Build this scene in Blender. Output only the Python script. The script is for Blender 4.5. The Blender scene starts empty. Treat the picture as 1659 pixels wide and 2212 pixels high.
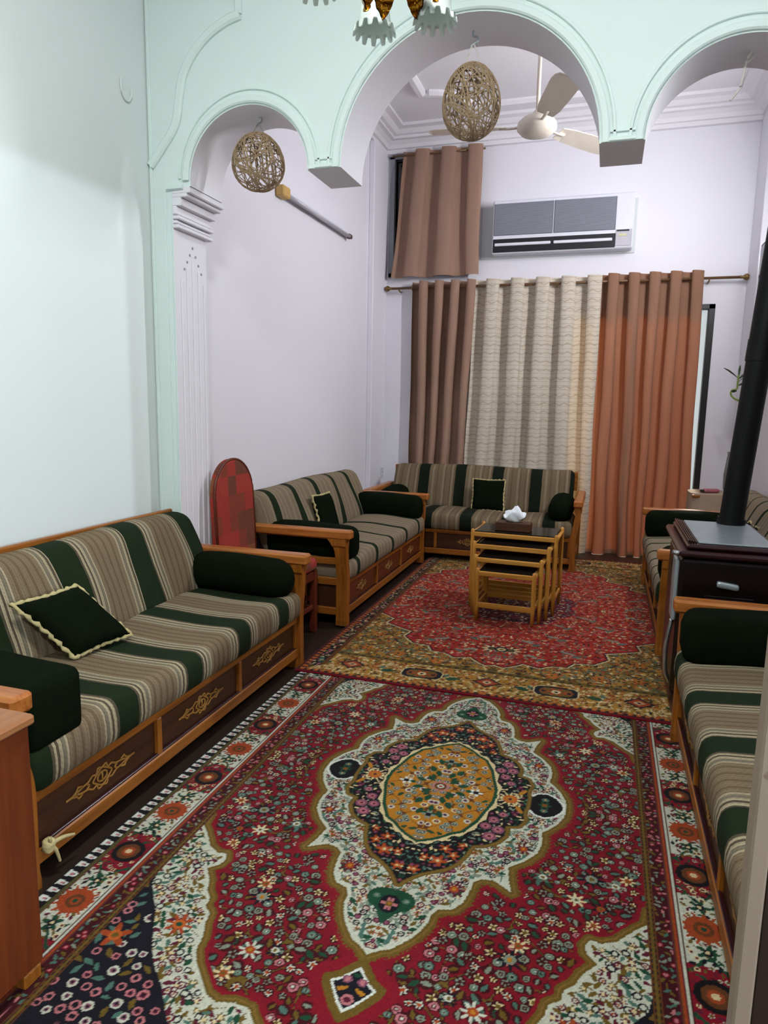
import bpy, math, random
import numpy as np
from mathutils import Vector, Matrix
PI = math.pi
sc = bpy.context.scene
col = sc.collection
random.seed(7)

# ------------------------------------------------------------------ camera
F_PX, YAW, PITCH, ROLL, CAM_H = 1496.0, math.radians(-17.5), math.radians(-8.88), math.radians(1.06), 1.6
cam_d = bpy.data.cameras.new('camera')
cam_d.sensor_fit = 'HORIZONTAL'; cam_d.sensor_width = 36.0
cam_d.lens = F_PX / 1659.0 * 36.0
cam_d.clip_start = 0.02; cam_d.clip_end = 100
cam = bpy.data.objects.new('camera', cam_d); col.objects.link(cam)
_d = Vector((math.sin(YAW) * math.cos(PITCH), math.cos(YAW) * math.cos(PITCH), math.sin(PITCH)))
_r0 = Vector((math.cos(YAW), -math.sin(YAW), 0)); _u0 = _r0.cross(_d)
_r = math.cos(ROLL) * _r0 + math.sin(ROLL) * _u0
_u = -math.sin(ROLL) * _r0 + math.cos(ROLL) * _u0
cam.matrix_world = Matrix(((_r.x, _u.x, -_d.x, 0), (_r.y, _u.y, -_d.y, 0), (_r.z, _u.z, -_d.z, CAM_H), (0, 0, 0, 1)))
sc.camera = cam

# ------------------------------------------------------------------ view, world, lights
sc.view_settings.view_transform = 'Standard'
sc.view_settings.look = 'None'
sc.view_settings.gamma = 1.0
sc.view_settings.use_curve_mapping = False
sc.view_settings.exposure = 0.04
cy = sc.cycles
cy.max_bounces = 7; cy.diffuse_bounces = 4; cy.glossy_bounces = 3; cy.transmission_bounces = 4; cy.transparent_max_bounces = 8
cy.caustics_reflective = False; cy.caustics_refractive = False

w = bpy.data.worlds.new('world'); sc.world = w; w.use_nodes = True
wb = w.node_tree.nodes['Background']
wb.inputs[0].default_value = (1.0, 0.97, 0.92, 1); wb.inputs[1].default_value = 1.1

def area(name, loc, target, sx, sy, power, color):
    l = bpy.data.lights.new(name, 'AREA'); l.shape = 'RECTANGLE'; l.size = sx; l.size_y = sy
    l.energy = power; l.color = color
    o = bpy.data.objects.new(name, l); col.objects.link(o); o.location = loc
    o.rotation_euler = (Vector(target) - Vector(loc)).to_track_quat('-Z', 'Y').to_euler()
    return o
# low sun on the balcony side, behind the curtains
sun_d = bpy.data.lights.new('sun', 'SUN'); sun_d.energy = 22.0; sun_d.angle = math.radians(9); sun_d.color = (1.0, 0.86, 0.66)
sun = bpy.data.objects.new('sun', sun_d); col.objects.link(sun)
sun.rotation_euler = Vector((-0.10, -0.86, -0.50)).to_track_quat('-Z', 'Y').to_euler()
# unseen small lamp, assumed for daylight through the assumed doorway in the right wall
area('assumed_doorway_light', (4.0, -1.44, 2.15), (-2.6, 2.5, 1.5), 0.05, 0.05, 150, (0.78, 0.90, 1.0))
# assumed, unseen tube lamps on the right wall of both rooms and an added, unseen fill lamp on the near ceiling (built further down)
area('assumed_far_tube_light', (1.21, 5.7, 3.42), (-1.5, 6.5, 2.6), 0.10, 1.2, 104, (0.97, 0.965, 1.0))
area('near_ceiling_fill', (-0.6, 0.7, 4.46), (-0.6, 0.9, 0), 0.5, 0.5, 122, (0.98, 1.0, 0.97))
area('assumed_near_tube_light', (1.20, 2.2, 3.45), (-1.8, 2.6, 3.3), 0.10, 1.2, 5, (0.97, 1.0, 0.97))

# ------------------------------------------------------------------ materials
def lin(c):
    if isinstance(c, str):
        c = tuple(int(c[i:i + 2], 16) for i in (1, 3, 5))
    return tuple(((v / 255) / 12.92 if v / 255 <= 0.04045 else ((v / 255 + 0.055) / 1.055) ** 2.4) for v in c)

class NT:
    def __init__(s, name):
        s.m = bpy.data.materials.new(name); s.m.use_nodes = True
        s.t = s.m.node_tree; s.b = s.t.nodes['Principled BSDF']; s.out = s.t.nodes['Material Output']
    def n(s, kind, **kw):
        x = s.t.nodes.new(kind)
        for k, v in kw.items(): setattr(x, k, v)
        return x
    def l(s, a, b): s.t.links.new(a, b)
    def math(s, op, a, b=None, c=None):
        x = s.n('ShaderNodeMath', operation=op)
        for i, v in enumerate((a, b, c)):
            if v is None: continue
            if hasattr(v, 'node'): s.l(v, x.inputs[i])
            else: x.inputs[i].default_value = v
        return x.outputs[0]
    def mix(s, fac, a, b, blend='MIX'):
        x = s.n('ShaderNodeMix', data_type='RGBA', blend_type=blend)
        for sock, v in ((x.inputs[0], fac), (x.inputs[6], a), (x.inputs[7], b)):
            if hasattr(v, 'node'): s.l(v, sock)
            elif isinstance(v, (int, float)): sock.default_value = v
            else: sock.default_value = (*v, 1)
        return x.outputs[2]
    def noise(s, scale=5, detail=3, vec=None, rough=0.5):
        x = s.n('ShaderNodeTexNoise'); x.inputs['Scale'].default_value = scale; x.inputs['Detail'].default_value = detail
        x.inputs['Roughness'].default_value = rough
        if vec is None: vec = s.coord()
        s.l(vec, x.inputs['Vector']); return x.outputs['Fac']
    def coord(s, kind='Object'):
        if not hasattr(s, 'tc'): s.tc = s.n('ShaderNodeTexCoord')
        return s.tc.outputs[kind]
    def scaled(s, v3):
        x = s.n('ShaderNodeMapping'); x.inputs['Scale'].default_value = v3; s.l(s.coord(), x.inputs[0]); return x.outputs[0]
    def sep(s, vec=None):
        x = s.n('ShaderNodeSeparateXYZ'); s.l(vec or s.coord(), x.inputs[0]); return x.outputs
    def ramp(s, fac, stops, interp='LINEAR'):
        x = s.n('ShaderNodeValToRGB'); r = x.color_ramp; r.interpolation = interp
        while len(r.elements) < len(stops): r.elements.new(0.5)
        for e, (p, c) in zip(r.elements, stops): e.position = p; e.color = (*c, 1)
        s.l(fac, x.inputs[0]); return x.outputs[0]
    def bump(s, h, strength=0.2, dist=0.01):
        x = s.n('ShaderNodeBump'); x.inputs['Strength'].default_value = strength; x.inputs['Distance'].default_value = dist
        s.l(h, x.inputs['Height']); s.l(x.outputs[0], s.b.inputs['Normal'])
    def base(s, c):
        if hasattr(c, 'node'): s.l(c, s.b.inputs['Base Color'])
        else: s.b.inputs['Base Color'].default_value = (*c, 1)
    def p(s, **kw):
        for k, v in kw.items(): s.b.inputs[k.replace('_', ' ')].default_value = v
        return s

def plain(name, c, rough=0.5, var=0.12, vs=6, metal=0.0, bump=0.0, bs=60, spec=0.5, sheen=0.0):
    t = NT(name); c = lin(c)
    f = t.noise(vs, 3)
    t.base(t.mix(f, tuple(v * (1 - var) for v in c), tuple(min(1, v * (1 + var)) for v in c)))
    t.p(Roughness=rough, Metallic=metal)
    t.b.inputs['Specular IOR Level'].default_value = spec
    if sheen: t.b.inputs['Sheen Weight'].default_value = sheen
    if bump: t.bump(t.noise(bs, 2), bump, 0.004)
    return t.m

def wood(name, c_dark, c_light, axis='x', rough=0.35, dens=1.0):
    t = NT(name)
    sc3 = {'x': (1.5, 28, 28), 'y': (28, 1.5, 28), 'z': (28, 28, 1.5)}[axis]
    v = t.scaled(tuple(k * dens for k in sc3))
    f = t.noise(1.6, 5, v, 0.6)
    t.base(t.ramp(f, [(0.30, lin(c_dark)), (0.70, lin(c_light))]))
    t.p(Roughness=rough); t.b.inputs['Specular IOR Level'].default_value = 0.4
    t.bump(f, 0.08, 0.002)
    return t.m

def fabric(name, period, phase, gw, style):
    """striped upholstery: stripes across the length (local x) of the sofa, bands every `period`"""
    t = NT(name); o = t.sep(); x = o[0]; y = o[1]
    wob = t.math('MULTIPLY_ADD', t.noise(6, 2), 0.012, -0.006)
    xx = t.math('ADD', x, wob)
    ph = t.math('FRACT', t.math('ADD', t.math('DIVIDE', t.math('SUBTRACT', xx, phase), period), 20.0))
    green = lin('#152010'); dk = lin('#32291d'); tp = lin('#705f48'); cr = lin('#a3967a'); br = lin('#57442e'); gy = lin('#686252')
    g = gw / period
    if style == 'bold':
        st = [(0, green), (g, dk), (g + .025, cr), (g + .05, dk), (g + .075, cr), (g + .105, gy), (g + .145, cr), (g + .165, tp), (g + .21, br), (g + .24, tp),
              (g + .30, br), (g + .33, tp), (g + .39, br), (g + .42, tp), (g + .48, br), (g + .51, tp), (g + .56, cr), (g + .58, gy), (g + .62, cr), (g + .65, dk), (g + .675, cr), (g + .71, dk)]
        st = [(p, c) for p, c in st if p < 1]
    elif style == 'soft':
        tp = lin('#776955'); cr = lin('#8a7c66')
        st = [(0, green), (g, cr), (g + .06, tp), (g + .16, cr), (g + .22, tp), (g + .34, cr), (g + .4, tp), (g + .55, cr), (g + .62, tp), (g + .74, cr), (.97, tp)]
    else:
        tp = lin('#66573f'); cr = lin('#80715a')
        st = [(0, lin('#0e120c')), (g, tp), (g + .08, cr), (g + .14, tp), (g + .2, br), (g + .25, tp), (g + .36, cr), (g + .42, br), (g + .46, tp), (g + .56, br), (g + .6, cr), (g + .66, tp), (.94, br)]
        st = [(p, c) for p, c in st if p < 1]
    c = t.ramp(ph, st, 'CONSTANT')
    inband = t.math('LESS_THAN', ph, g)
    fine = t.math('MULTIPLY_ADD', t.math('SINE', t.math('MULTIPLY', xx, 6.2832 / 0.0125)), 0.5, 0.5)
    yz = t.math('ADD', y, o[2])
    knot = t.math('MULTIPLY_ADD', t.math('SINE', t.math('ADD', t.math('MULTIPLY', yz, 6.2832 / 0.022), t.math('MULTIPLY', xx, 250))), 0.5, 0.5)
    tex = t.math('MULTIPLY', t.math('MULTIPLY', fine, t.math('MULTIPLY_ADD', knot, 0.6, 0.4)), t.math('SUBTRACT', 1.0, inband))
    c = t.mix(t.math('MULTIPLY', tex, 0.45), c, lin('#2e2418'))
    c = t.mix(t.math('MULTIPLY', t.noise(220, 2), 0.28), c, t.mix(inband, lin('#9c917a'), lin('#20311a')))
    t.base(c); t.p(Roughness=0.9); t.b.inputs['Specular IOR Level'].default_value = 0.15
    t.bump(t.math('ADD', t.math('MULTIPLY', tex, 0.6), t.noise(300, 2)), 0.35, 0.003)
    return t.m

def cloth(name, c, transl, tc, var=0.15, pattern=None):
    """curtain cloth: diffuse + light shining through"""
    t = NT(name); c = lin(c)
    f = t.noise(14, 3, t.scaled((1, 1, 0.15)))
    cc = t.mix(f, tuple(v * (1 - var) for v in c), tuple(v * (1 + var) for v in c))
    weave = t.noise(500, 1)
    cc = t.mix(t.math('MULTIPLY', weave, 0.25), cc, tuple(v * 0.7 for v in c))
    if pattern:
        o = t.sep()
        z = t.math('ADD', o[2], t.math('MULTIPLY', t.math('PINGPONG', t.math('MULTIPLY', o[0], 9.0), 0.5), 0.05))
        s = t.math('FRACT', t.math('MULTIPLY', z, 11.0))
        line = t.math('LESS_THAN', s, 0.16)
        s2 = t.math('LESS_THAN', t.math('FRACT', t.math('MULTIPLY', o[2], 23.0)), 0.14)
        k = t.math('MULTIPLY', t.math('MAXIMUM', line, s2), t.math('MULTIPLY_ADD', t.noise(30, 2), 0.7, 0.1))
        cc = t.mix(k, cc, lin(pattern))
    t.base(cc); t.p(Roughness=0.75); t.b.inputs['Specular IOR Level'].default_value = 0.2
    tr = t.n('ShaderNodeBsdfTranslucent'); tr.inputs[0].default_value = (*lin(tc), 1)
    mx = t.n('ShaderNodeMixShader'); mx.inputs[0].default_value = transl
    t.l(t.b.outputs[0], mx.inputs[1]); t.l(tr.outputs[0], mx.inputs[2]); t.l(mx.outputs[0], t.out.inputs[0])
    return t.m

def glass(name, c, rough=0.05, alpha_t=0.7):
    t = NT(name); t.base(lin(c)); t.p(Roughness=rough)
    tr = t.n('ShaderNodeBsdfTransparent'); tr.inputs[0].default_value = (*lin(c), 1)
    mx = t.n('ShaderNodeMixShader'); mx.inputs[0].default_value = alpha_t
    t.l(t.b.outputs[0], mx.inputs[1]); t.l(tr.outputs[0], mx.inputs[2]); t.l(mx.outputs[0], t.out.inputs[0])
    return t.m

def emit(name, c, s):
    t = NT(name); t.base((.9, .9, .9)); t.b.inputs['Emission Color'].default_value = (*lin(c), 1); t.b.inputs['Emission Strength'].default_value = s
    return t.m

M = dict(
    mint=plain('mint_plaster', '#d8e8e5', 0.6, 0.02, 2, bump=0.03, bs=30),
    leftw=plain('pale_mint_wall_paint', '#dbe4e3', 0.6, 0.02, 2, bump=0.03, bs=30),
    white=plain('white_wall_paint', '#e4e3ea', 0.6, 0.02, 2, bump=0.03, bs=30),
    ceil=plain('ceiling_paint', '#e6e4e8', 0.7, 0.02, 2),
    floor=plain('brown_tile_floor', '#2a1f19', 0.4, 0.2, 30),
    oakx=wood('honey_oak_x', '#6e3c10', '#a06120', 'x'), oaky=wood('honey_oak_y', '#6e3c10', '#a06120', 'y'), oakz=wood('honey_oak_z', '#6e3c10', '#a06120', 'z'),
    armw=wood('reddish_oak_arm', '#8a4a1c', '#b87436', 'y', 0.3),
    panel=wood('dark_walnut_panel', '#2f190d', '#4a2a16', 'x', 0.4),
    panel2=wood('reddish_walnut_panel', '#4f2410', '#6e3518', 'x', 0.4),
    goldcarve=plain('pale_gold_carving', '#94682a', 0.4, 0.15, 40),
    velvet=plain('dark_green_velvet', '#0d140a', 0.95, 0.3, 18, bump=0.2, bs=200, spec=0.04, sheen=0.0),
    fringe=plain('cream_fringe', '#b3a678', 0.9, 0.25, 60, bump=0.5, bs=120, spec=0.1),
    cherry=wood('cherry_cabinet', '#54200a', '#74340f', 'z', 0.5, 0.6),
    cherrytop=wood('worn_cherry_top', '#80502c', '#a06c44', 'y', 0.4, 0.6),
    redwood=wood('red_chair_wood', '#4a1c10', '#6b2c1a', 'z', 0.4),
    beech=wood('beech_table_wood', '#b07426', '#d29a48', 'z', 0.35), beechx=wood('beech_table_wood_x', '#b07426', '#d29a48', 'x', 0.35), beechy=wood('beech_table_wood_y', '#b07426', '#d29a48', 'y', 0.35),
    smoke=glass('smoked_glass', '#2a2420', 0.05, 0.45),
    pane=glass('window_glass', '#dfe6ea', 0.03, 0.85),
    blackpane=plain('glass_dark_behind', '#08080a', 0.1, 0.1, 4),  # opaque pane, darkness behind the window put into its colour
    curtain=cloth('taupe_brown_curtain', '#a28270', 0.10, '#a06a45'),
    curtain2=cloth('rust_brown_curtain', '#a78069', 0.34, '#c4834c'),
    sheer=cloth('cream_patterned_curtain', '#e6dece', 0.28, '#d0b070', 0.12, '#9a8a62'),
    brass=plain('aged_brass', '#7d6238', 0.4, 0.2, 20, metal=0.5),
    rod=plain('bronze_rod', '#6f5236', 0.4, 0.2, 20, metal=0.3),
    black=plain('black_metal', '#0d1012', 0.45, 0.2, 10), blackgloss=plain('black_gloss', '#050506', 0.15, 0.1, 10),
    flue=plain('black_enamel_flue', '#050707', 0.5, 0.3, 12, spec=0.2),
    stove=plain('oxblood_enamel', '#0b0506', 0.3, 0.2, 10), stove2=plain('maroon_enamel_trim', '#2a0e14', 0.25, 0.2, 10),
    steel=plain('worn_steel', '#9fabb0', 0.3, 0.2, 14, metal=0.4), chrome=plain('chrome', '#b9bfc2', 0.15, 0.05, 10, metal=0.9),
    ivory=plain('ivory_enamel', '#d9d0c2', 0.4, 0.04, 8), acwhite=plain('white_plastic', '#dcdde6', 0.4, 0.03, 8), acgrey=plain('grey_grille', '#6a6e78', 0.6, 0.1, 30),
    acdark=plain('dark_slot', '#0b0e16', 0.5, 0.1, 10),
    rope=plain('jute_twine', '#a58e72', 0.85, 0.3, 90, spec=0.1), cord=plain('white_cord', '#cfccc6', 0.7, 0.1, 30),
    gold=plain('polished_gold', '#a9741c', 0.22, 0.45, 35, metal=0.85, bump=0.8, bs=45),
    shade=glass('frosted_glass_shade', '#dfe8e4', 0.35, 0.30),
    tissue=plain('white_tissue', '#e4eaf0', 0.8, 0.04, 20), boxw=wood('dark_tissue_box', '#3a2012', '#5a3420', 'x', 0.4),
    beige=plain('beige_cover_cloth', '#a58e78', 0.9, 0.12, 20, bump=0.3, bs=90), pink=plain('pink_plastic', '#a5606a', 0.4, 0.1, 20),
    leaf=plain('bamboo_leaf', '#1f3a14', 0.45, 0.3, 20), stalk=plain('bamboo_stalk', '#7d9440', 0.45, 0.2, 20), vase=plain('grey_ceramic', '#6c6f70', 0.3, 0.1, 8),
    darkdoor=wood('dark_brown_door', '#241710', '#33221a', 'z', 0.5), doorstrip=plain('taupe_edge_band', '#8c7d6d', 0.6, 0.06, 10),
    outlet=plain('off_white_plastic', '#c9cfcf', 0.5, 0.03, 10), dot=plain('grey_parts_and_hole_shade', '#8d929a', 0.7, 0.05, 10),
    lampw=emit('lit_tube', '#f4f6ff', 3.0), woodblock=plain('yellowed_end_cap', '#c8a35c', 0.5, 0.15, 30), tubeoff=plain('unlit_tube', '#b9b7be', 0.3, 0.05, 10),
    label=plain('pale_label', '#c6c39a', 0.6, 0.1, 30),
)

# ------------------------------------------------------------------ mesh builder
def frame_of(t, up=Vector((0, 0, 1))):
    t = t.normalized()
    if abs(t.dot(up)) > 0.95: up = Vector((1, 0, 0)) if abs(t.x) < 0.9 else Vector((0, 1, 0))
    a = up.cross(t).normalized(); b = t.cross(a).normalized()
    return a, b

class MB:
    def __init__(s): s.v = []; s.f = []
    def add(s, vs, fs):
        k = len(s.v); s.v += [tuple(p) for p in vs]; s.f += [tuple(i + k for i in f) for f in fs]; return s
    def box(s, x0, x1, y0, y1, z0, z1, c=0.0):
        if c <= 0:
            return s.add([(x0, y0, z0), (x1, y0, z0), (x1, y1, z0), (x0, y1, z0), (x0, y0, z1), (x1, y0, z1), (x1, y1, z1), (x0, y1, z1)],
                         [(0, 3, 2, 1), (4, 5, 6, 7), (0, 1, 5, 4), (1, 2, 6, 5), (2, 3, 7, 6), (3, 0, 4, 7)])
        X = (x0, x1); Y = (y0, y1); Z = (z0, z1); vs = []; idx = {}
        for i in (0, 1):
            for j in (0, 1):
                for k in (0, 1):
                    p = (X[i], Y[j], Z[k]); sg = (1 - 2 * i, 1 - 2 * j, 1 - 2 * k)
                    for ax in range(3):   # vertex lying on the face normal to ax
                        q = [p[a] + (c * sg[a] if a != ax else 0) for a in range(3)]
                        idx[(i, j, k, ax)] = len(vs); vs.append(q)
        fs = []
        def key(d): return (d[0], d[1], d[2])
        for ax in range(3):
            b, cc = [a for a in range(3) if a != ax]
            for sd in (0, 1):
                q = []
                for m, n in ((0, 0), (1, 0), (1, 1), (0, 1)):
                    d = [0, 0, 0]; d[ax] = sd; d[b] = m; d[cc] = n; q.append(idx[(*key(d), ax)])
                fs.append(q)
            for m in (0, 1):
                for n in (0, 1):   # edge along ax between faces b and cc
                    d0 = [0, 0, 0]; d0[b] = m; d0[cc] = n; d1 = list(d0); d1[ax] = 1
                    fs.append([idx[(*key(d0), b)], idx[(*key(d1), b)], idx[(*key(d1), cc)], idx[(*key(d0), cc)]])
        for i in (0, 1):
            for j in (0, 1):
                for k in (0, 1): fs.append([idx[(i, j, k, a)] for a in range(3)])
        return s.add(vs, fs)
    def tube(s, path, r, n=8, closed=False, cap=True, flat=1.0, up=Vector((0, 0, 1))):
        P = [Vector(p) for p in path]; m = len(P); rs = r if isinstance(r, (list, tuple)) else [r] * m
        vs = []
        for i, p in enumerate(P):
            if closed: t = P[(i + 1) % m] - P[i - 1]
            else: t = P[min(i + 1, m - 1)] - P[max(i - 1, 0)]
            if t.length < 1e-9: t = Vector((0, 0, 1))
            a, b = frame_of(t, up)
            for k in range(n):
                th = 2 * PI * k / n
                vs.append(p + (a * math.cos(th) + b * math.sin(th) * flat) * rs[i])
        fs = []
        for i in range(m if closed else m - 1):
            j = (i + 1) % m
            for k in range(n): fs.append((i * n + k, i * n + (k + 1) % n, j * n + (k + 1) % n, j * n + k))
        if cap and not closed: fs += [tuple(reversed(range(n))), tuple((m - 1) * n + k for k in range(n))]
        return s.add(vs, fs)
    def sweep(s, path, prof, closed=False, up=Vector((0, 0, 1)), cap=True):
        """prof: list of (a,b) in the frame (side, up-ish) along path"""
        P = [Vector(p) for p in path]; m = len(P); n = len(prof); vs = []
        for i, p in enumerate(P):
            t = (P[(i + 1) % m] - P[i - 1]) if closed else (P[min(i + 1, m - 1)] - P[max(i - 1, 0)])
            t.normalize(); a = up.cross(t).normalized(); b = up
            for x, y in prof: vs.append(p + a * x + b * y)
        fs = []
        for i in range(m if closed else m - 1):
            j = (i + 1) % m
            for k in range(n): fs.append((i * n + k, i * n + (k + 1) % n, j * n + (k + 1) % n, j * n + k))
        if cap and not closed: fs += [tuple(reversed(range(n))), tuple((m - 1) * n + k for k in range(n))]
        return s.add(vs, fs)
    def lathe(s, prof, c=(0, 0, 0), n=24, axis='z', capped=True):
        vs = []
        for r, h in prof:
            for k in range(n):
                th = 2 * PI * k / n; x, y = r * math.cos(th), r * math.sin(th)
                p = {'z': (x, y, h), 'y': (x, h, y), 'x': (h, x, y)}[axis]
                vs.append((p[0] + c[0], p[1] + c[1], p[2] + c[2]))
        fs = []
        for i in range(len(prof) - 1):
            for k in range(n): fs.append((i * n + k, i * n + (k + 1) % n, (i + 1) * n + (k + 1) % n, (i + 1) * n + k))
        if capped: fs += [tuple(reversed(range(n))), tuple((len(prof) - 1) * n + k for k in range(n))]
        return s.add(vs, fs)
    def prism(s, poly, d0, d1, axis='y'):
        n = len(poly)
        def mk(p, d): return {'y': (p[0], d, p[1]), 'x': (d, p[0], p[1]), 'z': (p[0], p[1], d)}[axis]
        vs = [mk(p, d0) for p in poly] + [mk(p, d1) for p in poly]
        fs = [tuple(range(n)), tuple(reversed(range(n, 2 * n)))] + [(i, n + i, n + (i + 1) % n, (i + 1) % n) for i in range(n)]
        return s.add(vs, fs)
    def grid(s, fn, nu, nv, close_u=False):
        vs = [fn(i / nu, j / nv) for j in range(nv + 1) for i in range(nu + (0 if close_u else 1))]
        w_ = nu + (0 if close_u else 1); fs = []
        for j in range(nv):
            for i in range(nu):
                i2 = (i + 1) % w_; fs.append((j * w_ + i, j * w_ + i2, (j + 1) * w_ + i2, (j + 1) * w_ + i))
        return s.add(vs, fs)
    def soft(s, c, h, r, seg=0.04, fn=None, ex=None):
        """rounded box, centre c, half sizes h, corner radius r; fn bends every point"""
        for ax in range(3):
            b, d = [(1, 2), (2, 0), (0, 1)][ax]
            nb = max(4, int(2 * h[b] / seg)); nd = max(4, int(2 * h[d] / seg))
            def cuts(n, hh):   # denser near the ends
                out = []
                for i in range(n + 1):
                    q = -1 + 2 * i / n; out.append(hh * (q * 0.55 + 0.45 * math.sin(q * PI / 2)))
                return out
            cb, cd = cuts(nb, h[b]), cuts(nd, h[d])
            for sg in (-1, 1):
                vs = []
                for v in cd:
                    for u in cb:
                        p = [0, 0, 0]; p[ax] = sg * h[ax]; p[b] = u; p[d] = v
                        q = [max(-(h[k] - r), min(h[k] - r, p[k])) for k in range(3)]
                        e = Vector([p[k] - q[k] for k in range(3)])
                        if e.length > 1e-9: e = e.normalized() * r
                        o = Vector(q) + e
                        if fn: o = Vector(fn(o))
                        vs.append(o + Vector(c))
                fs = []
                for j in range(nd):
                    for i in range(nb):
                        f = (j * (nb + 1) + i, j * (nb + 1) + i + 1, (j + 1) * (nb + 1) + i + 1, (j + 1) * (nb + 1) + i)
                        fs.append(f if sg > 0 else tuple(reversed(f)))
                s.add(vs, fs)
        return s
    def build(s, name, mat, parent=None, smooth=False, weld=False, angle=None):
        me = bpy.data.meshes.new(name); me.from_pydata(s.v, [], s.f); me.update()
        if weld:
            import bmesh
            bm = bmesh.new(); bm.from_mesh(me); bmesh.ops.remove_doubles(bm, verts=bm.verts, dist=0.0004); bm.to_mesh(me); bm.free()
        if isinstance(mat, (list, tuple)):
            for m_ in mat: me.materials.append(m_)
        else: me.materials.append(mat)
        if smooth: me.polygons.foreach_set('use_smooth', [True] * len(me.polygons))
        if angle is not None:
            me.polygons.foreach_set('use_smooth', [True] * len(me.polygons)); me.set_sharp_from_angle(angle=math.radians(angle))
        o = bpy.data.objects.new(name, me); col.objects.link(o)
        if parent: o.parent = parent
        return o

def tag(o, label, cat, group=None, kind=None):
    o['label'] = label; o['category'] = cat
    if group: o['group'] = group
    if kind: o['kind'] = kind
    return o
def thing(name, label, cat, loc=(0, 0, 0), rz=0.0, group=None):
    o = bpy.data.objects.new(name, None); col.objects.link(o); o.location = loc; o.rotation_euler = (0, 0, rz)
    o.empty_display_size = 0.1
    return tag(o, label, cat, group)
def struct(o, label=None):
    o['kind'] = 'structure'
    if label: o['label'] = label
    return o
def shade_smooth_by(o): return o

# ------------------------------------------------------------------ the rooms
XL, XR, YB, YF, ZC = -2.60, 1.32, 8.0, -1.5, 4.60
YA0, YA1 = 3.63, 3.97
struct(MB().box(XL - .15, XR + .15, YF - .15, YB + .15, -.12, 0).build('floor', M['floor']), 'dark brown floor mostly hidden under the two rugs')
struct(MB().box(XL - .15, XR + .15, YF - .15, YB + .15, ZC, ZC + .12).build('ceiling', M['ceil']), 'white plaster ceiling')
struct(MB().box(XL - .15, XL, YF - .15, YA0, 0, ZC).build('wall_left', M['leftw']), 'pale mint left wall of the near room')
struct(MB().box(XL - .15, XL, YA0, YB + .15, 0, ZC).build('wall_far_left', M['white']), 'white left wall of the far room')
struct(MB().box(XL - .15, XR + .15, YF - .15, YF, 0, ZC).build('wall_rear', M['leftw']), 'wall behind the viewer')
DX0, DX1, DZ = -0.45, 0.93, 2.62        # balcony door opening
WX0, WX1, WZ0, WZ1 = -2.47, -1.62, 3.10, 4.33
b = MB()
b.box(XL, DX0, YB, YB + .15, 0, 2.9); b.box(DX1 + .06, XR, YB, YB + .15, 0, 2.9); b.box(DX0, DX1 + .06, YB, YB + .15, DZ + .05, 2.9)
b.box(XL, XR, YB, YB + .15, 2.9, WZ0); b.box(XL, WX0, YB, YB + .15, WZ0, WZ1); b.box(WX1, XR, YB, YB + .15, WZ0, WZ1); b.box(XL, XR, YB, YB + .15, WZ1, ZC)
struct(b.build('wall_back', M['white']), 'white far wall behind the curtains')
RD0, RD1, RDZ = -0.45, 1.27, 2.365       # assumed unseen doorway in the right wall, sized to shape the daylight patch
b = MB()
b.box(XR, XR + .15, YF, RD0, 0, ZC); b.box(XR, XR + .15, RD0, RD1, RDZ, ZC); b.box(XR, XR + .15, RD1, YB + .15, 0, ZC)
struct(b.build('wall_right', M['white']), 'white right wall')

# arch wall with two hanging piers
def arc(cx, r, z, a0=180, a1=0, n=40):
    return [(cx + r * math.cos(math.radians(a0 + (a1 - a0) * i / n)), z + r * math.sin(math.radians(a0 + (a1 - a0) * i / n))) for i in range(n + 1)]
ZS = 2.83
A1 = (-1.97, .36); A2 = (-.7675, .6525); A3 = (.49, .40)
poly = [(XL, 0), (-2.45, 0), (-2.45, 2.80), (-2.33, 2.80)] + arc(*A1, ZS) + arc(*A2, ZS) + arc(*A3, ZS) + [(.89, 2.80), (1.0, 2.80), (1.0, 0), (XR, 0), (XR, ZC), (XL, ZC)]
o = MB().prism(poly, YA0, YA1).build('wall_arch', [M['mint'], M['white']])
for p in o.data.polygons: p.material_index = 0 if p.normal.y < -0.9 else 1
# prism winding may be flipped: make normals consistent
import bmesh
bm = bmesh.new(); bm.from_mesh(o.data); bmesh.ops.recalc_face_normals(bm, faces=bm.faces)
for f in bm.faces: f.material_index = 0 if f.normal.y < -0.9 else 1
bm.to_mesh(o.data); bm.free()
for p in o.data.polygons: p.use_smooth = True
o.data.set_sharp_from_angle(angle=math.radians(25))
struct(o, 'mint plaster wall with three arches and two hanging piers')

def arch_trim(name, path, w, t, off, m):
    """flat raised bead on the front face of the arch wall; path in (x,z)"""
    P = [Vector((x, YA0, z)) for x, z in path]
    prof = [(-w / 2, 0), (-w / 2, t * .6), (-w * .3, t), (w * .3, t), (w / 2, t * .6), (w / 2, 0)]
    return MB().sweep(P, [(a, -q) for a, q in prof] if False else prof, up=Vector((0, -1, 0))).build(name, m)
nt = [0]
def trim(path, w, t=.014, m=None, label=None):
    nt[0] += 1
    return struct(arch_trim('trim_%d' % nt[0], path, w, t, 0, m or M['mint']), label)
for (cx, r), nm in ((A1, 'left'), (A2, 'middle'), (A3, 'right')):
    trim(arc(cx, r + .028, ZS, n=48), .040, .016, None, 'broad raised bead around the %s arch' % nm)
    trim(arc(cx, r + .068, ZS + .012, n=48), .016, .010, None, 'thin raised bead around the %s arch' % nm)
for x0, x1 in ((-1.61, -1.42), (-.115, .09)):
    trim([(x0 + .01, ZS + .012), (x1 - .01, ZS + .012)], .022, .014)
    trim([(x0 + .03, ZS + .048), (x1 - .03, ZS + .048)], .012, .010)
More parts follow.
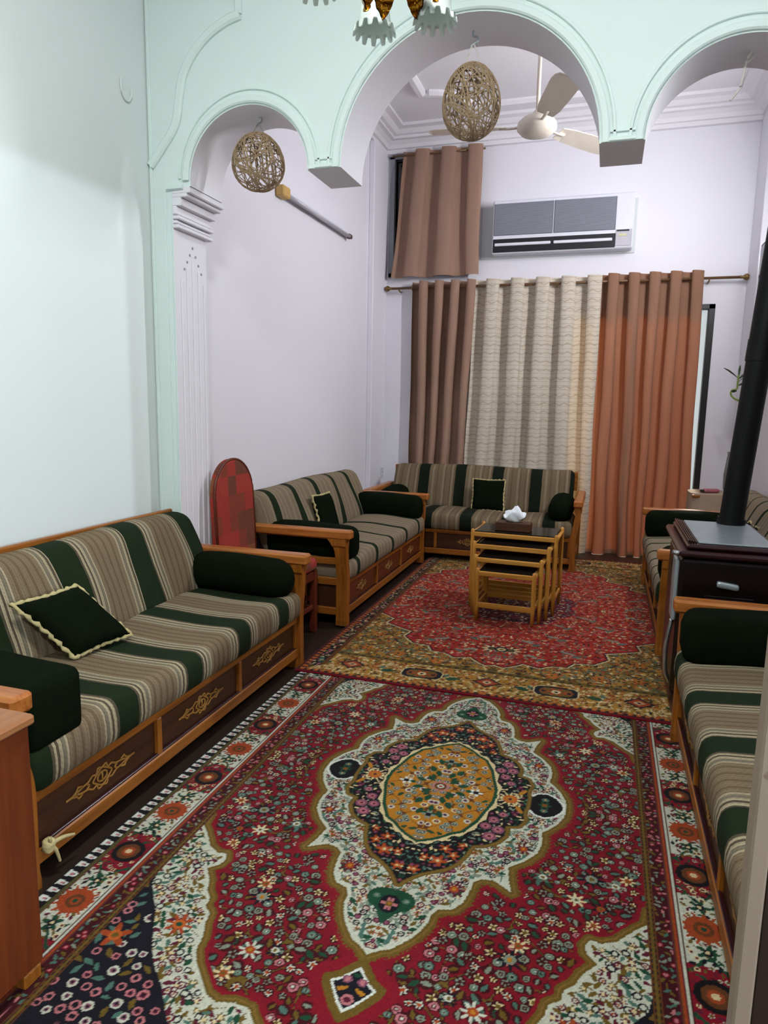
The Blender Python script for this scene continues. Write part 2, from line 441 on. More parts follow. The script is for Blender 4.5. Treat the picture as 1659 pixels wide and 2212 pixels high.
# S shaped moulding above the left arch
def smooth_path(pts, n=8):
    out = []
    for i in range(len(pts) - 1):
        p0 = pts[max(i - 1, 0)]; p1 = pts[i]; p2 = pts[i + 1]; p3 = pts[min(i + 2, len(pts) - 1)]
        for k in range(n):
            t = k / n
            out.append(tuple(0.5 * (2 * p1[a] + (p2[a] - p0[a]) * t + (2 * p0[a] - 5 * p1[a] + 4 * p2[a] - p3[a]) * t * t + (-p0[a] + 3 * p1[a] - 3 * p2[a] + p3[a]) * t ** 3) for a in range(len(p1))))
    out.append(tuple(pts[-1])); return out
S = smooth_path([(-2.585, 2.925), (-2.50, 3.02), (-2.415, 3.13), (-2.385, 3.27), (-2.362, 3.37), (-2.30, 3.47), (-2.20, 3.56), (-2.09, 3.615), (-2.00, 3.638)])
trim(S, .05, .022, None, 'curved plaster moulding rising over the left arch')
trim([(-2.01, 3.64), (-2.01, ZC - .01)], .04, .02, None, 'upright plaster moulding above the left arch')
Sm = [(2 * -.7675 - x, z) for x, z in S]
trim(Sm[::-1], .05, .022, None, 'curved plaster moulding rising over the right arch')
trim([(2 * -.7675 + 2.01, 3.64), (2 * -.7675 + 2.01, ZC - .01)], .04, .02)
trim([(-2.585, 0.02), (-2.585, ZC - .02)], .018, .012, None, 'thin bead in the corner of the left wall')
# left pilaster front panel
trim([(-2.50, 0.02), (-2.50, 2.78)], .014, .010); trim([(-2.465, 0.02), (-2.465, 2.76)], .010, .008)
trim([(-2.48, 2.795), (-2.375, 2.795)], .022, .02)
# capital on the reveal of the left pilaster: stepped mouldings facing the passage
def cap_step(x1, z0, z1, y0=YA0 - .004, y1=YA1 + .03):
    nt[0] += 1
    return struct(MB().box(-2.455, x1, y0, y1, z0, z1, .004).build('trim_%d' % nt[0], M['white']))
cap_step(-2.335, 2.765, 2.80); cap_step(-2.355, 2.745, 2.765); cap_step(-2.395, 2.70, 2.745)
cap_step(-2.425, 2.655, 2.70); cap_step(-2.410, 2.628, 2.648); cap_step(-2.425, 2.605, 2.622); cap_step(-2.415, 2.58, 2.60)
# ribs on the reveal; grey dots paint the shade of small holes
for y0 in (3.70, 3.76, 3.82, 3.88, 3.94):
    nt[0] += 1; top = 2.46 - abs(y0 - 3.82) * 1.3
    struct(MB().box(-2.452, -2.442, y0 - .012, y0 + .012, .02, top, .004).build('trim_%d' % nt[0], M['white']))
for k in range(7):
    yy = 3.73 + k * .03; zz = 2.505 - abs(k - 3) * .045
    nt[0] += 1; struct(MB().lathe([(.008, -2.451), (.008, -2.4475)], (0, yy, zz), 10, 'x').build('trim_%d' % nt[0], M['dot']))
nt[0] += 1; struct(MB().box(XL, -2.54, 7.50, YB, 0, 4.40, .006).build('trim_%d' % nt[0], M['white']), 'shallow pilaster at the end of the left wall')
nt[0] += 1; struct(MB().box(1.26, XR, 7.50, YB, 0, 4.40, .006).build('trim_%d' % nt[0], M['white']), 'shallow pilaster at the end of the right wall')
# cornice of the far room
prof = [(0, 4.38), (.05, 4.38), (.05, 4.42), (.075, 4.425), (.09, 4.46), (.13, 4.49), (.17, 4.495), (.17, 4.52), (.21, 4.525), (.25, 4.56), (.31, 4.57), (.31, 4.60), (0, 4.60)]
struct(MB().prism([(XL + a, z) for a, z in prof], YA1, YB).build('cornice_left', M['ceil']), 'stepped plaster cornice on the left wall')
struct(MB().prism([(XR - a, z) for a, z in prof], YA1, YB).build('cornice_right', M['ceil']), 'stepped plaster cornice on the right wall')
struct(MB().prism([(YB - a, z) for a, z in prof], XL, XR, 'x').build('cornice_back', M['ceil']), 'stepped plaster cornice on the far wall')
# ceiling moulding, long octagon with scooped corners
pts = []
x0, x1, y0, y1, k = -1.92, .64, 4.55, 7.45, .42
for cx, cy, a0 in ((x1, y1, 270), (x0, y1, 360), (x0, y0, 450), (x1, y0, 540)):
    sx = 1
    for i in range(9):
        a = math.radians(a0 - i * 90 / 8 * 1.0)
        pts.append((cx + k * math.cos(a), cy + k * math.sin(a), ZC))
nt[0] += 1
struct(MB().sweep(pts, [(-.05, 0), (-.05, -.02), (-.02, -.045), (.02, -.045), (.05, -.02), (.05, 0)], closed=True).build('trim_%d' % nt[0], M['ceil']), 'raised ceiling moulding with scooped corners')

# windows and doors
wd = thing('window_1', 'dark upper window beside the short curtain', 'window'); struct(wd); del wd['category']
m = MB(); m.box(WX0 - .05, WX0 + .012, YB - .02, YB + .04, WZ0 - .05, WZ1 + .03, .004); m.build('frame_post', M['dot'], wd)
m = MB(); m.box(WX1 - .01, WX1 + .05, YB - .02, YB + .04, WZ0 - .05, WZ1 + .03, .004); m.build('frame_post', M['dot'], wd)
MB().box(WX0 - .05, WX1 + .05, YB - .02, YB + .04, WZ1, WZ1 + .04, .004).build('frame_head', M['dot'], wd)
MB().box(WX0 - .05, WX1 + .05, YB - .02, YB + .04, WZ0 - .05, WZ0, .004).build('frame_sill', M['dot'], wd)
MB().box(WX0, WX1, YB + .05, YB + .06, WZ0, WZ1).build('pane', M['blackpane'], wd)
MB().box(WX0 - .04, WX0 - .0, YB + .03, YB + .05, WZ0, WZ1).build('inner_frame', M['black'], wd)
wd = thing('window_2', 'black framed glass balcony door behind the curtains', 'door'); struct(wd); del wd['category']
MB().box(DX1, DX1 + .06, YB - .012, YB + .088, 0, DZ + .05, .004).build('frame_post', M['black'], wd)
MB().box(DX0, DX0 + .06, YB - .012, YB + .088, 0, DZ + .05, .004).build('frame_post', M['black'], wd)
MB().box(DX0, DX1 + .06, YB - .012, YB + .088, DZ, DZ + .05, .004).build('frame_head', M['black'], wd)
MB().box(DX0, DX1, YB - .012, YB + .10, 0, .06, .004).build('threshold', M['black'], wd)
MB().box(.22, .26, YB + .01, YB + .05, .05, DZ, .004).build('frame_stile', M['black'], wd)
MB().box(DX0 + .06, .22, YB + .02, YB + .03, .05, DZ).build('pane', M['pane'], wd)
MB().box(.26, DX1, YB + .02, YB + .03, .05, DZ).build('pane', M['pane'], wd)
# open door leaf in the right foreground
wd = thing('door_1', 'dark brown open door with taupe edge, right foreground', 'door', (.293, 1.27, 0)); struct(wd); del wd['category']
MB().box(.03, 1.02, 0, .042, .01, 2.46, .003).build('door_panel', M['darkdoor'], wd)  # leaf height raised above the doorway head to block stray lamp light
MB().box(0, .03, -.004, .046, .01, 2.46, .004).build('edge_strip', M['doorstrip'], wd)
MB().tube([(.09, -.005, 1.0), (.09, -.055, 1.0), (.20, -.055, 1.0)], .009, 8).build('door_handle', M['steel'], wd)

# ------------------------------------------------------------------ rugs: woven pattern painted tuft by tuft
PAL = dict(red=(116, 11, 27), crimson=(122, 12, 30), dred=(58, 8, 16), tred=(156, 34, 22), bronze=(122, 92, 40), khaki=(150, 116, 48), ivory=(186, 188, 170), cream=(205, 186, 140), navy=(16, 16, 26), black=(14, 12, 16), green=(22, 66, 44), teal=(70, 104, 92),
           grey=(122, 132, 116), olive=(98, 78, 26), gold=(170, 112, 28), rust=(150, 62, 26), orange=(176, 88, 32), pink=(176, 108, 112), mauve=(126, 72, 92), plum=(84, 22, 42), brown=(92, 52, 22), white=(206, 210, 200))
PALL = {k: np.array(lin(v)) for k, v in PAL.items()}

def in_poly(px, py, poly):
    ins = np.zeros(px.shape, bool); n = len(poly)
    for i in range(n):
        x0, y0 = poly[i]; x1, y1 = poly[(i + 1) % n]
        if y0 == y1: continue
        c = ((y0 > py) != (y1 > py)) & (px < (x1 - x0) * (py - y0) / (y1 - y0) + x0)
        ins ^= c
    return ins
def poly_dist(px, py, poly, closed=True):
    d = np.full(px.shape, 1e9); n = len(poly)
    for i in range(n if closed else n - 1):
        x0, y0 = poly[i]; x1, y1 = poly[(i + 1) % n]
        dx, dy = x1 - x0, y1 - y0; L = dx * dx + dy * dy + 1e-12
        t = np.clip(((px - x0) * dx + (py - y0) * dy) / L, 0, 1)
        d = np.minimum(d, np.hypot(px - x0 - t * dx, py - y0 - t * dy))
    return d

class Quarter:
    """one quarter of a fourfold symmetric rug, a>=0 across, b>=0 along"""
    def __init__(s, ha, hb, step, seed):
        s.step = step; s.na = int(ha / step) + 1; s.nb = int(hb / step) + 1
        s.a, s.b = np.meshgrid(np.arange(s.na) * step, np.arange(s.nb) * step)   # [nb,na]
        s.im = np.zeros((s.nb, s.na, 3)); s.rng = random.Random(seed); s.ha, s.hb = ha, hb
    def fill(s, mask, c): s.im[mask] = PALL[c]
    def win(s, a, b, r):
        i0 = max(0, int((a - r) / s.step)); i1 = min(s.na, int((a + r) / s.step) + 2)
        j0 = max(0, int((b - r) / s.step)); j1 = min(s.nb, int((b + r) / s.step) + 2)
        if i0 >= i1 or j0 >= j1: return None
        return (slice(j0, j1), slice(i0, i1)), s.a[j0:j1, i0:i1] - a, s.b[j0:j1, i0:i1] - b
    def put(s, sl, m, c, lim=None):
        if lim is not None: m = m & lim[sl]
        s.im[sl][m] = PALL[c]
    def ring(s, a, b, r, c1, c2, c3=None, lim=None):
        W = s.win(a, b, r)
        if not W: return
        sl, x, y = W; d = np.hypot(x, y); s.put(sl, d < r, c1, lim); s.put(sl, d < r * .58, c2, lim)
        if c3: s.put(sl, d < r * .30, c3, lim)
    def flower(s, a, b, r, n, c1, c2, c3=None, rot=0, lim=None):
        W = s.win(a, b, r)
        if not W: return
        sl, x, y = W; d = np.hypot(x, y); th = np.arctan2(y, x) + rot
        s.put(sl, d < r * (.68 + .32 * np.cos(n * th)), c1, lim); s.put(sl, d < r * .42, c2, lim)
        if c3: s.put(sl, d < r * .2, c3, lim)
    def leaf(s, a, b, L, w_, ang, c, lim=None):
        W = s.win(a, b, L)
        if not W: return
        sl, x, y = W; u = x * math.cos(ang) + y * math.sin(ang); v = -x * math.sin(ang) + y * math.cos(ang)
        s.put(sl, (np.abs(u) < L / 2) & (np.abs(v) < w_ / 2 * (1 - (2 * u / L) ** 2)), c, lim)
    def scatter(s, mask, kinds, density, rmin, rmax, gap=1.0, jitter=.3, halo=None):
        """fill mask with small flowers on a jittered lattice"""
        R = s.rng; st = density
        nb = int(s.hb / st) + 1; na = int(s.ha / st) + 1
        for j in range(nb):
            for i in range(na):
                a = (i + .5 * (j % 2) + R.uniform(-jitter, jitter)) * st; b = (j + R.uniform(-jitter, jitter)) * st
                ia, ib = int(a / s.step), int(b / s.step)
                if not (0 <= ia < s.na and 0 <= ib < s.nb) or not mask[ib, ia]: continue
                k = R.choice(kinds); r = R.uniform(rmin, rmax)
                if halo:
                    W = s.win(a, b, r * 1.4)
                    if W: s.put(W[0], np.hypot(W[1], W[2]) < r * 1.35, halo, mask)
                if k[0] == 'ring': s.ring(a, b, r, *k[1:], lim=mask)
                elif k[0] == 'fl': s.flower(a, b, r * 1.15, k[1], *k[2:], rot=R.uniform(0, 3), lim=mask)
                else: s.leaf(a, b, r * 2.6, r * 1.1, R.uniform(0, 3.14), k[1], lim=mask)

def rug_mesh(name, Q, cx, cy, dense_y, z_fn, tail=10, jit=.16, seed=1):
    im = np.concatenate([Q.im[:, :0:-1], Q.im], axis=1); im = np.concatenate([im[:0:-1], im], axis=0)
    xs = (np.arange(im.shape[1]) - (Q.na - 1)) * Q.step + cx; ys = (np.arange(im.shape[0]) - (Q.nb - 1)) * Q.step + cy
    keep = [j for j in range(len(ys)) if dense_y[0] <= ys[j] <= dense_y[1] or j % tail == 0 or j in (0, len(ys) - 1)]
    ys = ys[keep]; im = im[keep]
    rs = np.random.RandomState(seed)
    im = im * (1 + rs.uniform(-jit, jit, im.shape[:2])[..., None])
    nx, ny = len(xs), len(ys)
    X, Y = np.meshgrid(xs, ys); Z = z_fn(X, Y)
    V = np.stack([X, Y, Z], -1).reshape(-1, 3)
    idx = np.arange(nx * ny).reshape(ny, nx)
    quads = np.stack([idx[:-1, :-1], idx[:-1, 1:], idx[1:, 1:], idx[1:, :-1]], -1).reshape(-1, 4)
    # edge skirt down to the floor
    ring_ = np.concatenate([idx[0, :], idx[1:, -1], idx[-1, -2::-1], idx[-2:0:-1, 0]])
    base = V[ring_].copy(); base[:, 2] -= .007; k0 = len(V); n = len(ring_)
    nxt = np.roll(np.arange(n), -1)
    sk = np.stack([ring_, k0 + np.arange(n), k0 + nxt, ring_[nxt]], -1)
    quads = np.concatenate([quads, sk]); V2 = np.concatenate([V, base])
    C = np.concatenate([im.reshape(-1, 3), im.reshape(-1, 3)[ring_] * .8]); C = np.concatenate([C, np.ones((len(C), 1))], 1)
    me = bpy.data.meshes.new(name)
    me.vertices.add(len(V2)); me.vertices.foreach_set('co', V2.ravel())
    me.loops.add(quads.size); me.loops.foreach_set('vertex_index', quads.ravel().astype(np.int32))
    me.polygons.add(len(quads)); me.polygons.foreach_set('loop_start', (np.arange(len(quads)) * 4).astype(np.int32))
    me.polygons.foreach_set('use_smooth', np.ones(len(quads), bool))
    at = me.color_attributes.new('weave', 'FLOAT_COLOR', 'POINT'); at.data.foreach_set('color', np.clip(C, 0, 1).astype(np.float32).ravel())
    me.update(calc_edges=True); me.validate()
    t = NT(name + '_pile'); a_ = t.n('ShaderNodeVertexColor'); a_.layer_name = 'weave'
    c = t.mix(t.math('MULTIPLY', t.noise(420, 2), .35), a_.outputs[0], (0.01, 0.008, 0.008))
    t.base(c); t.p(Roughness=1.0); t.b.inputs['Specular IOR Level'].default_value = 0.1; t.b.inputs['Sheen Weight'].default_value = 0.05
    t.bump(t.noise(350, 2), .4, .004)
    me.materials.append(t.m)
    o = bpy.data.objects.new(name, me); col.objects.link(o); return o

FLOWERS = [('ring', 'grey', 'dred', 'grey'), ('ring', 'grey', 'teal', 'ivory'), ('ring', 'teal', 'grey', 'navy'), ('fl', 5, 'grey', 'dred'), ('fl', 6, 'ivory', 'rust'), ('fl', 5, 'cream', 'olive'), ('lf', 'green'), ('lf', 'olive'), ('lf', 'teal'), ('lf', 'grey'), ('ring', 'pink', 'plum', 'ivory')]
def rug_one():
    Q = Quarter(1.085, 1.85, .0043, 3); a, b = Q.a, Q.b
    e = np.minimum(Q.ha - a, Q.hb - b)
    along = np.where(Q.ha - a < Q.hb - b, b, a)
    Q.fill(e > -1, 'crimson')
    field = (a < .79) & (b < 1.555)
    med = [(0, .957), (.03, .93), (.06, .915), (.10, .865), (.125, .82), (.14, .775), (.142, .735), (.155, .71), (.20, .695), (.224, .655), (.236, .60), (.238, .545), (.26, .523), (.30, .515), (.338, .535), (.368, .555), (.352, .50), (.342, .43), (.365, .405), (.395, .375), (.43, .32), (.442, .26), (.436, .185), (.455, .165), (.485, .12), (.51, .06), (.516, 0), (0, 0)]
    dark = [(0, .635), (.022, .60), (.05, .565), (.09, .535), (.13, .51), (.165, .465), (.185, .41), (.198, .35), (.24, .335), (.28, .30), (.302, .255), (.30, .19), (.345, .175), (.362, .13), (.352, .08), (.36, .03), (.36, 0), (0, 0)]
    gold = [(0, .40), (.05, .372), (.09, .34), (.115, .312), (.155, .285), (.18, .23), (.195, .20), (.215, .12), (.232, .06), (.238, 0), (0, 0)]
    corner = [(.80, .50), (.79, .56), (.74, .615), (.70, .665), (.655, .69), (.622, .685), (.608, .715), (.612, .745), (.645, .775), (.605, .825), (.585, .87), (.556, .90), (.552, .935), (.52, .96), (.512, 1.0), (.488, 1.05), (.48, 1.10), (.45, 1.145), (.41, 1.185), (.37, 1.225), (.33, 1.24), (.28, 1.225), (.235, 1.23), (.20, 1.27), (.13, 1.31), (.09, 1.38), (.05, 1.44), (.02, 1.56), (.85, 1.56), (.85, .50)]
    cin = [(.80, .80), (.775, .90), (.735, .95), (.695, .995), (.66, 1.05), (.61, 1.13), (.565, 1.185), (.50, 1.24), (.42, 1.33), (.30, 1.38), (.2, 1.46), (.15, 1.56), (.85, 1.56), (.85, .80)]
    diam = [(0, .985), (.03, 1.02), (.05, 1.045), (.082, 1.065), (.075, 1.085), (.055, 1.115), (.03, 1.15), (0, 1.18)]
    im_, id_, ig, ic, ici, idi = [in_poly(a, b, p) for p in (med, dark, gold, corner, cin, diam)]
    dm = poly_dist(a, b, med[:-1], False); dd = poly_dist(a, b, dark[:-1], False); dg = poly_dist(a, b, gold[:-1], False)
    dc = poly_dist(a, b, corner[:-2], False); dci = poly_dist(a, b, cin[:-2], False); ddi = poly_dist(a, b, diam, False)
    # field
    fm = field & ~im_ & ~ic & (dm > .045) & (dc > .035) & (ddi > .05) & ~((a < .05) & (b > .95))
    Q.fill(fm, 'red')
    # meandering stems
    th = np.sin(a * 26 + np.sin(b * 21) * 1.8) + np.cos(b * 24 + np.sin(a * 19) * 1.6)
    Q.fill(fm & (np.abs(th) < .10), 'dred'); Q.fill(fm & (np.abs(th) < .05), 'olive')
    Q.scatter(fm, FLOWERS, .0345, .0085, .0155, halo='dred')
    for k in range(26):
        aa, bb = Q.rng.uniform(.1, .76), Q.rng.uniform(.05, 1.4)
        if fm[min(int(bb / Q.step), Q.nb - 1), min(int(aa / Q.step), Q.na - 1)]:
            Q.flower(aa, bb, Q.rng.uniform(.024, .034), 7, Q.rng.choice(['grey', 'navy', 'cream', 'teal']), Q.rng.choice(['mauve', 'rust', 'ivory']), 'olive', lim=fm)
    Q.flower(.62, .40, .045, 9, 'navy', 'grey', 'olive', lim=fm); Q.flower(.40, .84, .042, 9, 'navy', 'grey', 'gold', lim=fm); Q.flower(.33, 1.05, .036, 8, 'ivory', 'rust', 'gold', lim=fm)
    # medallion
    Q.fill(~im_ & (dm < .026) & field, 'olive'); Q.fill(~im_ & (dm < .016) & (dm > .010), 'bronze')
    wig = (np.sin(a * 300) * np.sin(b * 300) > .2); Q.fill(~im_ & (dm < .034) & (dm > .022) & wig & field, 'olive')
    Q.fill(im_, 'ivory')
    inner = im_ & (dm > .012) & (dd > .018) & ~id_
    Q.fill(inner & (np.abs(np.sin(a * 70 + 2 * np.sin(b * 45)) + np.cos(b * 66)) < .14), 'teal')
    Q.scatter(inner, [('ring', 'plum', 'ivory', 'rust'), ('ring', 'plum', 'mauve'), ('lf', 'green'), ('lf', 'teal'), ('lf', 'olive'), ('fl', 5, 'plum', 'cream'), ('fl', 6, 'rust', 'olive'), ('lf', 'grey'), ('ring', 'navy', 'ivory', 'plum')], .0235, .0095, .0145)
    Q.flower(.185, .60, .040, 9, 'plum', 'rust', 'gold', lim=inner); Q.flower(.38, .31, .034, 8, 'plum', 'rust', 'gold', lim=inner)
    # heart in the tip and shield at the side
    heart = (np.hypot((a - .025) / .055, (b - .715) / .05) < 1) | ((b >= .70) & (b < .83) & (a < .075 * (1 - (b - .70) / .13)))
    Q.fill(heart, 'green'); Q.fill(heart & (np.hypot(a / .034, (b - .735) / .042) < 1), 'navy')
    Q.flower(.0, .735, .03, 5, 'pink', 'olive', 'gold'); Q.ring(.05, .71, .012, 'teal', 'grey')
    sh = in_poly(a, b, [(.375, 0), (.375, .045), (.40, .075), (.435, .085), (.47, .065), (.498, .025), (.5, 0)])
    dsh = poly_dist(a, b, [(.375, 0), (.375, .045), (.40, .075), (.435, .085), (.47, .065), (.498, .025), (.5, 0)], False)
    Q.fill(dsh < .010, 'white'); Q.fill(sh, 'black'); Q.flower(.43, .0, .03, 6, 'green', 'olive', 'rust'); Q.ring(.43, .04, .014, 'teal', 'olive', 'cream')
    # dark star
    Q.fill((dd < .018) & im_ & ~id_, 'olive'); Q.fill((dd < .012) & (dd > .006) & im_ & ~id_, 'bronze'); Q.fill(id_, 'black')
    ds = id_ & ~ig & (dg > .012)
    Q.scatter(ds, [('lf', 'teal'), ('lf', 'green'), ('lf', 'grey'), ('lf', 'cream'), ('ring', 'plum', 'mauve')], .022, .006, .010)
    for aa, bb, r in ((.03, .545, .026), (.10, .475, .034), (.145, .43, .026), (.05, .47, .022), (.11, .40, .026), (.165, .365, .02)): Q.flower(aa, bb, r, 5, 'rust', 'orange', 'cream', lim=ds)
    for aa, bb, r in ((.25, .275, .026), (.275, .225, .024), (.225, .215, .022), (.25, .165, .022), (.28, .12, .018)): Q.ring(aa, bb, r, 'mauve', 'pink', 'plum', lim=ds)
    Q.flower(.292, .0, .052, 12, 'cream', 'orange', 'plum'); Q.ring(.292, 0, .03, 'orange', 'gold', 'plum'); Q.leaf(.335, .065, .06, .02, 1.0, 'gold')
    # golden heart of the medallion
    sc_ = .006 * np.sin(np.arctan2(b, a * 1.7) * 26)
    Q.fill((dg + sc_ < .013) & ~ig, 'cream'); Q.fill(ig, 'gold'); Q.fill(ig & (dg < .014), 'green')
    gg = ig & (dg > .018)
    Q.fill(gg & (np.abs(np.sin(a * 60 + np.cos(b * 40)) + np.cos(b * 52)) < .12), 'brown')
    Q.scatter(gg, [('ring', 'grey', 'plum', 'ivory'), ('ring', 'ivory', 'mauve', 'navy'), ('ring', 'cream', 'navy', 'pink'), ('lf', 'green'), ('ring', 'grey', 'navy', 'ivory')], .041, .013, .017)
    for aa, bb, an in ((.05, .05, .9), (.09, .03, .2), (.03, .10, 1.3), (.06, .13, 1.1), (.0, .17, 1.57), (.13, .0, 0), (.04, .2, 1.2)): Q.leaf(aa, bb, .05, .026, an, 'green')
    Q.flower(0, 0, .046, 10, 'pink', 'brown', 'ivory'); Q.ring(0, 0, .026, 'brown', 'ivory', 'rust'); Q.flower(0, .215, .03, 5, 'grey', 'navy'); Q.flower(.15, .0, .03, 5, 'white', 'navy')
    # pendant diamond
    Q.fill(idi, 'olive'); Q.fill((ddi < .012) & ~idi, 'olive'); Q.fill(idi & (ddi < .02) & (ddi > .012), 'white'); Q.fill(idi & (ddi > .02), 'navy')
    dmask = idi & (ddi > .024)
    Q.ring(.0, 1.12, .018, 'pink', 'plum'); Q.ring(.022, 1.055, .014, 'mauve', 'pink'); Q.leaf(.03, 1.09, .05, .014, .5, 'gold', lim=dmask); Q.leaf(0.0, 1.035, .03, .014, 0, 'green', lim=dmask)
    Q.fill((a < .006) & (b > .957) & (b < .985), 'olive')
    # corner pieces
    ok = field & ~ic & (dc < .024); Q.fill(ok, 'olive'); Q.fill(field & ~ic & (dc < .015) & (dc > .009), 'bronze')
    cc = ic & field; Q.fill(cc, 'ivory')
    ce = cc & (dc > .012) & ~ici
    Q.fill(ce & (np.abs(np.sin(a * 66 + 2 * np.sin(b * 48)) + np.cos(b * 62)) < .16), 'olive')
    Q.scatter(ce, [('ring', 'plum', 'ivory', 'rust'), ('lf', 'olive'), ('lf', 'green'), ('lf', 'teal'), ('fl', 5, 'plum', 'cream'), ('ring', 'navy', 'ivory'), ('lf', 'plum'), ('fl', 6, 'olive', 'cream')], .0245, .010, .0150)
    Q.flower(.585, 1.03, .046, 8, 'rust', 'orange', 'green', lim=ce)
    ci = ici & field; Q.fill(ci, 'navy'); cm = ci & (dci > .012)
    Q.scatter(cm, [('ring', 'pink', 'plum', 'navy'), ('ring', 'ivory', 'mauve', 'navy'), ('lf', 'olive'), ('ring', 'pink', 'navy'), ('lf', 'teal')], .040, .012, .017)
    Q.flower(.74, 1.13, .05, 5, 'rust', 'orange', 'olive', lim=cm)
    # borders, outside in
    bo = ~field
    Q.fill(bo, 'plum')
    Q.fill(e < .052, 'black'); ph = np.mod(along + .006 * np.sin(along * 37), .044) / .044
    Q.fill((e < .046) & (e > .010) & (np.abs(ph - .5) < .36 * (1 - e / .09)), 'white'); Q.fill((e < .040) & (e > .030) & (np.abs(ph - .5) < .08), 'navy'); Q.fill((e < .034) & (e > .022) & (np.abs(ph - .5) < .12), 'pink')
    Q.fill((e >= .052) & (e < .062), 'olive'); Q.fill((e >= .055) & (e < .058), 'green')
    band = (e >= .066) & (e < .192)
    P_ = .525; pp = np.mod(along + P_ / 2, P_) - P_ / 2
    Q.fill(band, 'ivory'); Q.fill(band & (np.abs(pp) > .155), 'crimson')
    Q.fill(band & (np.abs(np.abs(pp) - .155 + .03 * np.cos((e - .129) / .063 * PI)) < .008), 'green')
    bmask = band & (e > .07) & (e < .188)
    Q.scatter(bmask, [('lf', 'green'), ('lf', 'navy'), ('lf', 'olive'), ('lf', 'plum'), ('fl', 5, 'ivory', 'olive'), ('ring', 'cream', 'plum')], .022, .007, .011)
    ec = .129
    def bpos(t, side): return (Q.ha - ec, t) if side else (t, Q.hb - ec)
    for side, lim_ in ((True, Q.hb), (False, Q.ha)):
        for k in range(0, 5):
            t = k * P_
            if t < lim_ + .1:
                q = bpos(t, side)
                Q.flower(q[0], q[1], .088, 13, 'white', 'rust', None, lim=bmask); Q.flower(q[0], q[1], .076, 13, 'rust', 'rust', None, lim=bmask); Q.ring(q[0], q[1], .056, 'rust', 'rust', None, lim=bmask); Q.ring(q[0], q[1], .030, 'brown', 'rust', 'green', lim=bmask)
                for s_ in (-1, 1):
                    q = bpos(t + s_ * .10, side); Q.flower(*q, .034, 5, 'green', 'navy', 'cream', lim=bmask)
            t = (k + .5) * P_
            if t < lim_ + .1:
                q = bpos(t, side); Q.ring(*q, .058, 'black', 'brown', 'rust', lim=bmask); Q.ring(*q, .040, 'brown', 'rust', 'cream', lim=bmask)
    Q.fill((e >= .192) & (e < .199), 'dred'); Q.fill((e >= .199) & (e < .207), 'ivory'); Q.fill((e >= .209) & (e < .224), 'brown'); Q.fill((e >= .212) & (e < .217), 'rust')
    g2 = (e >= .226) & (e < .272); Q.fill(g2, 'dred')
    Q.scatter(g2, [('lf', 'pink'), ('lf', 'teal'), ('ring', 'crimson', 'pink'), ('lf', 'olive'), ('lf', 'grey')], .022, .007, .010)
    Q.fill((e >= .272) & (e < .294), 'brown'); Q.fill((e >= .276) & (e < .290) & (np.mod(along, .022) < .011), 'navy'); Q.fill((e >= .280) & (e < .286), 'olive')
    return Q
Q1 = rug_one()
r1 = rug_mesh('patterned_rug', Q1, -.567, 2.666, (1.25, 3.70), lambda X, Y: np.full(X.shape, .008))
tag(r1, 'crimson oriental rug with ivory lobed medallion lying in the foreground', 'rug')

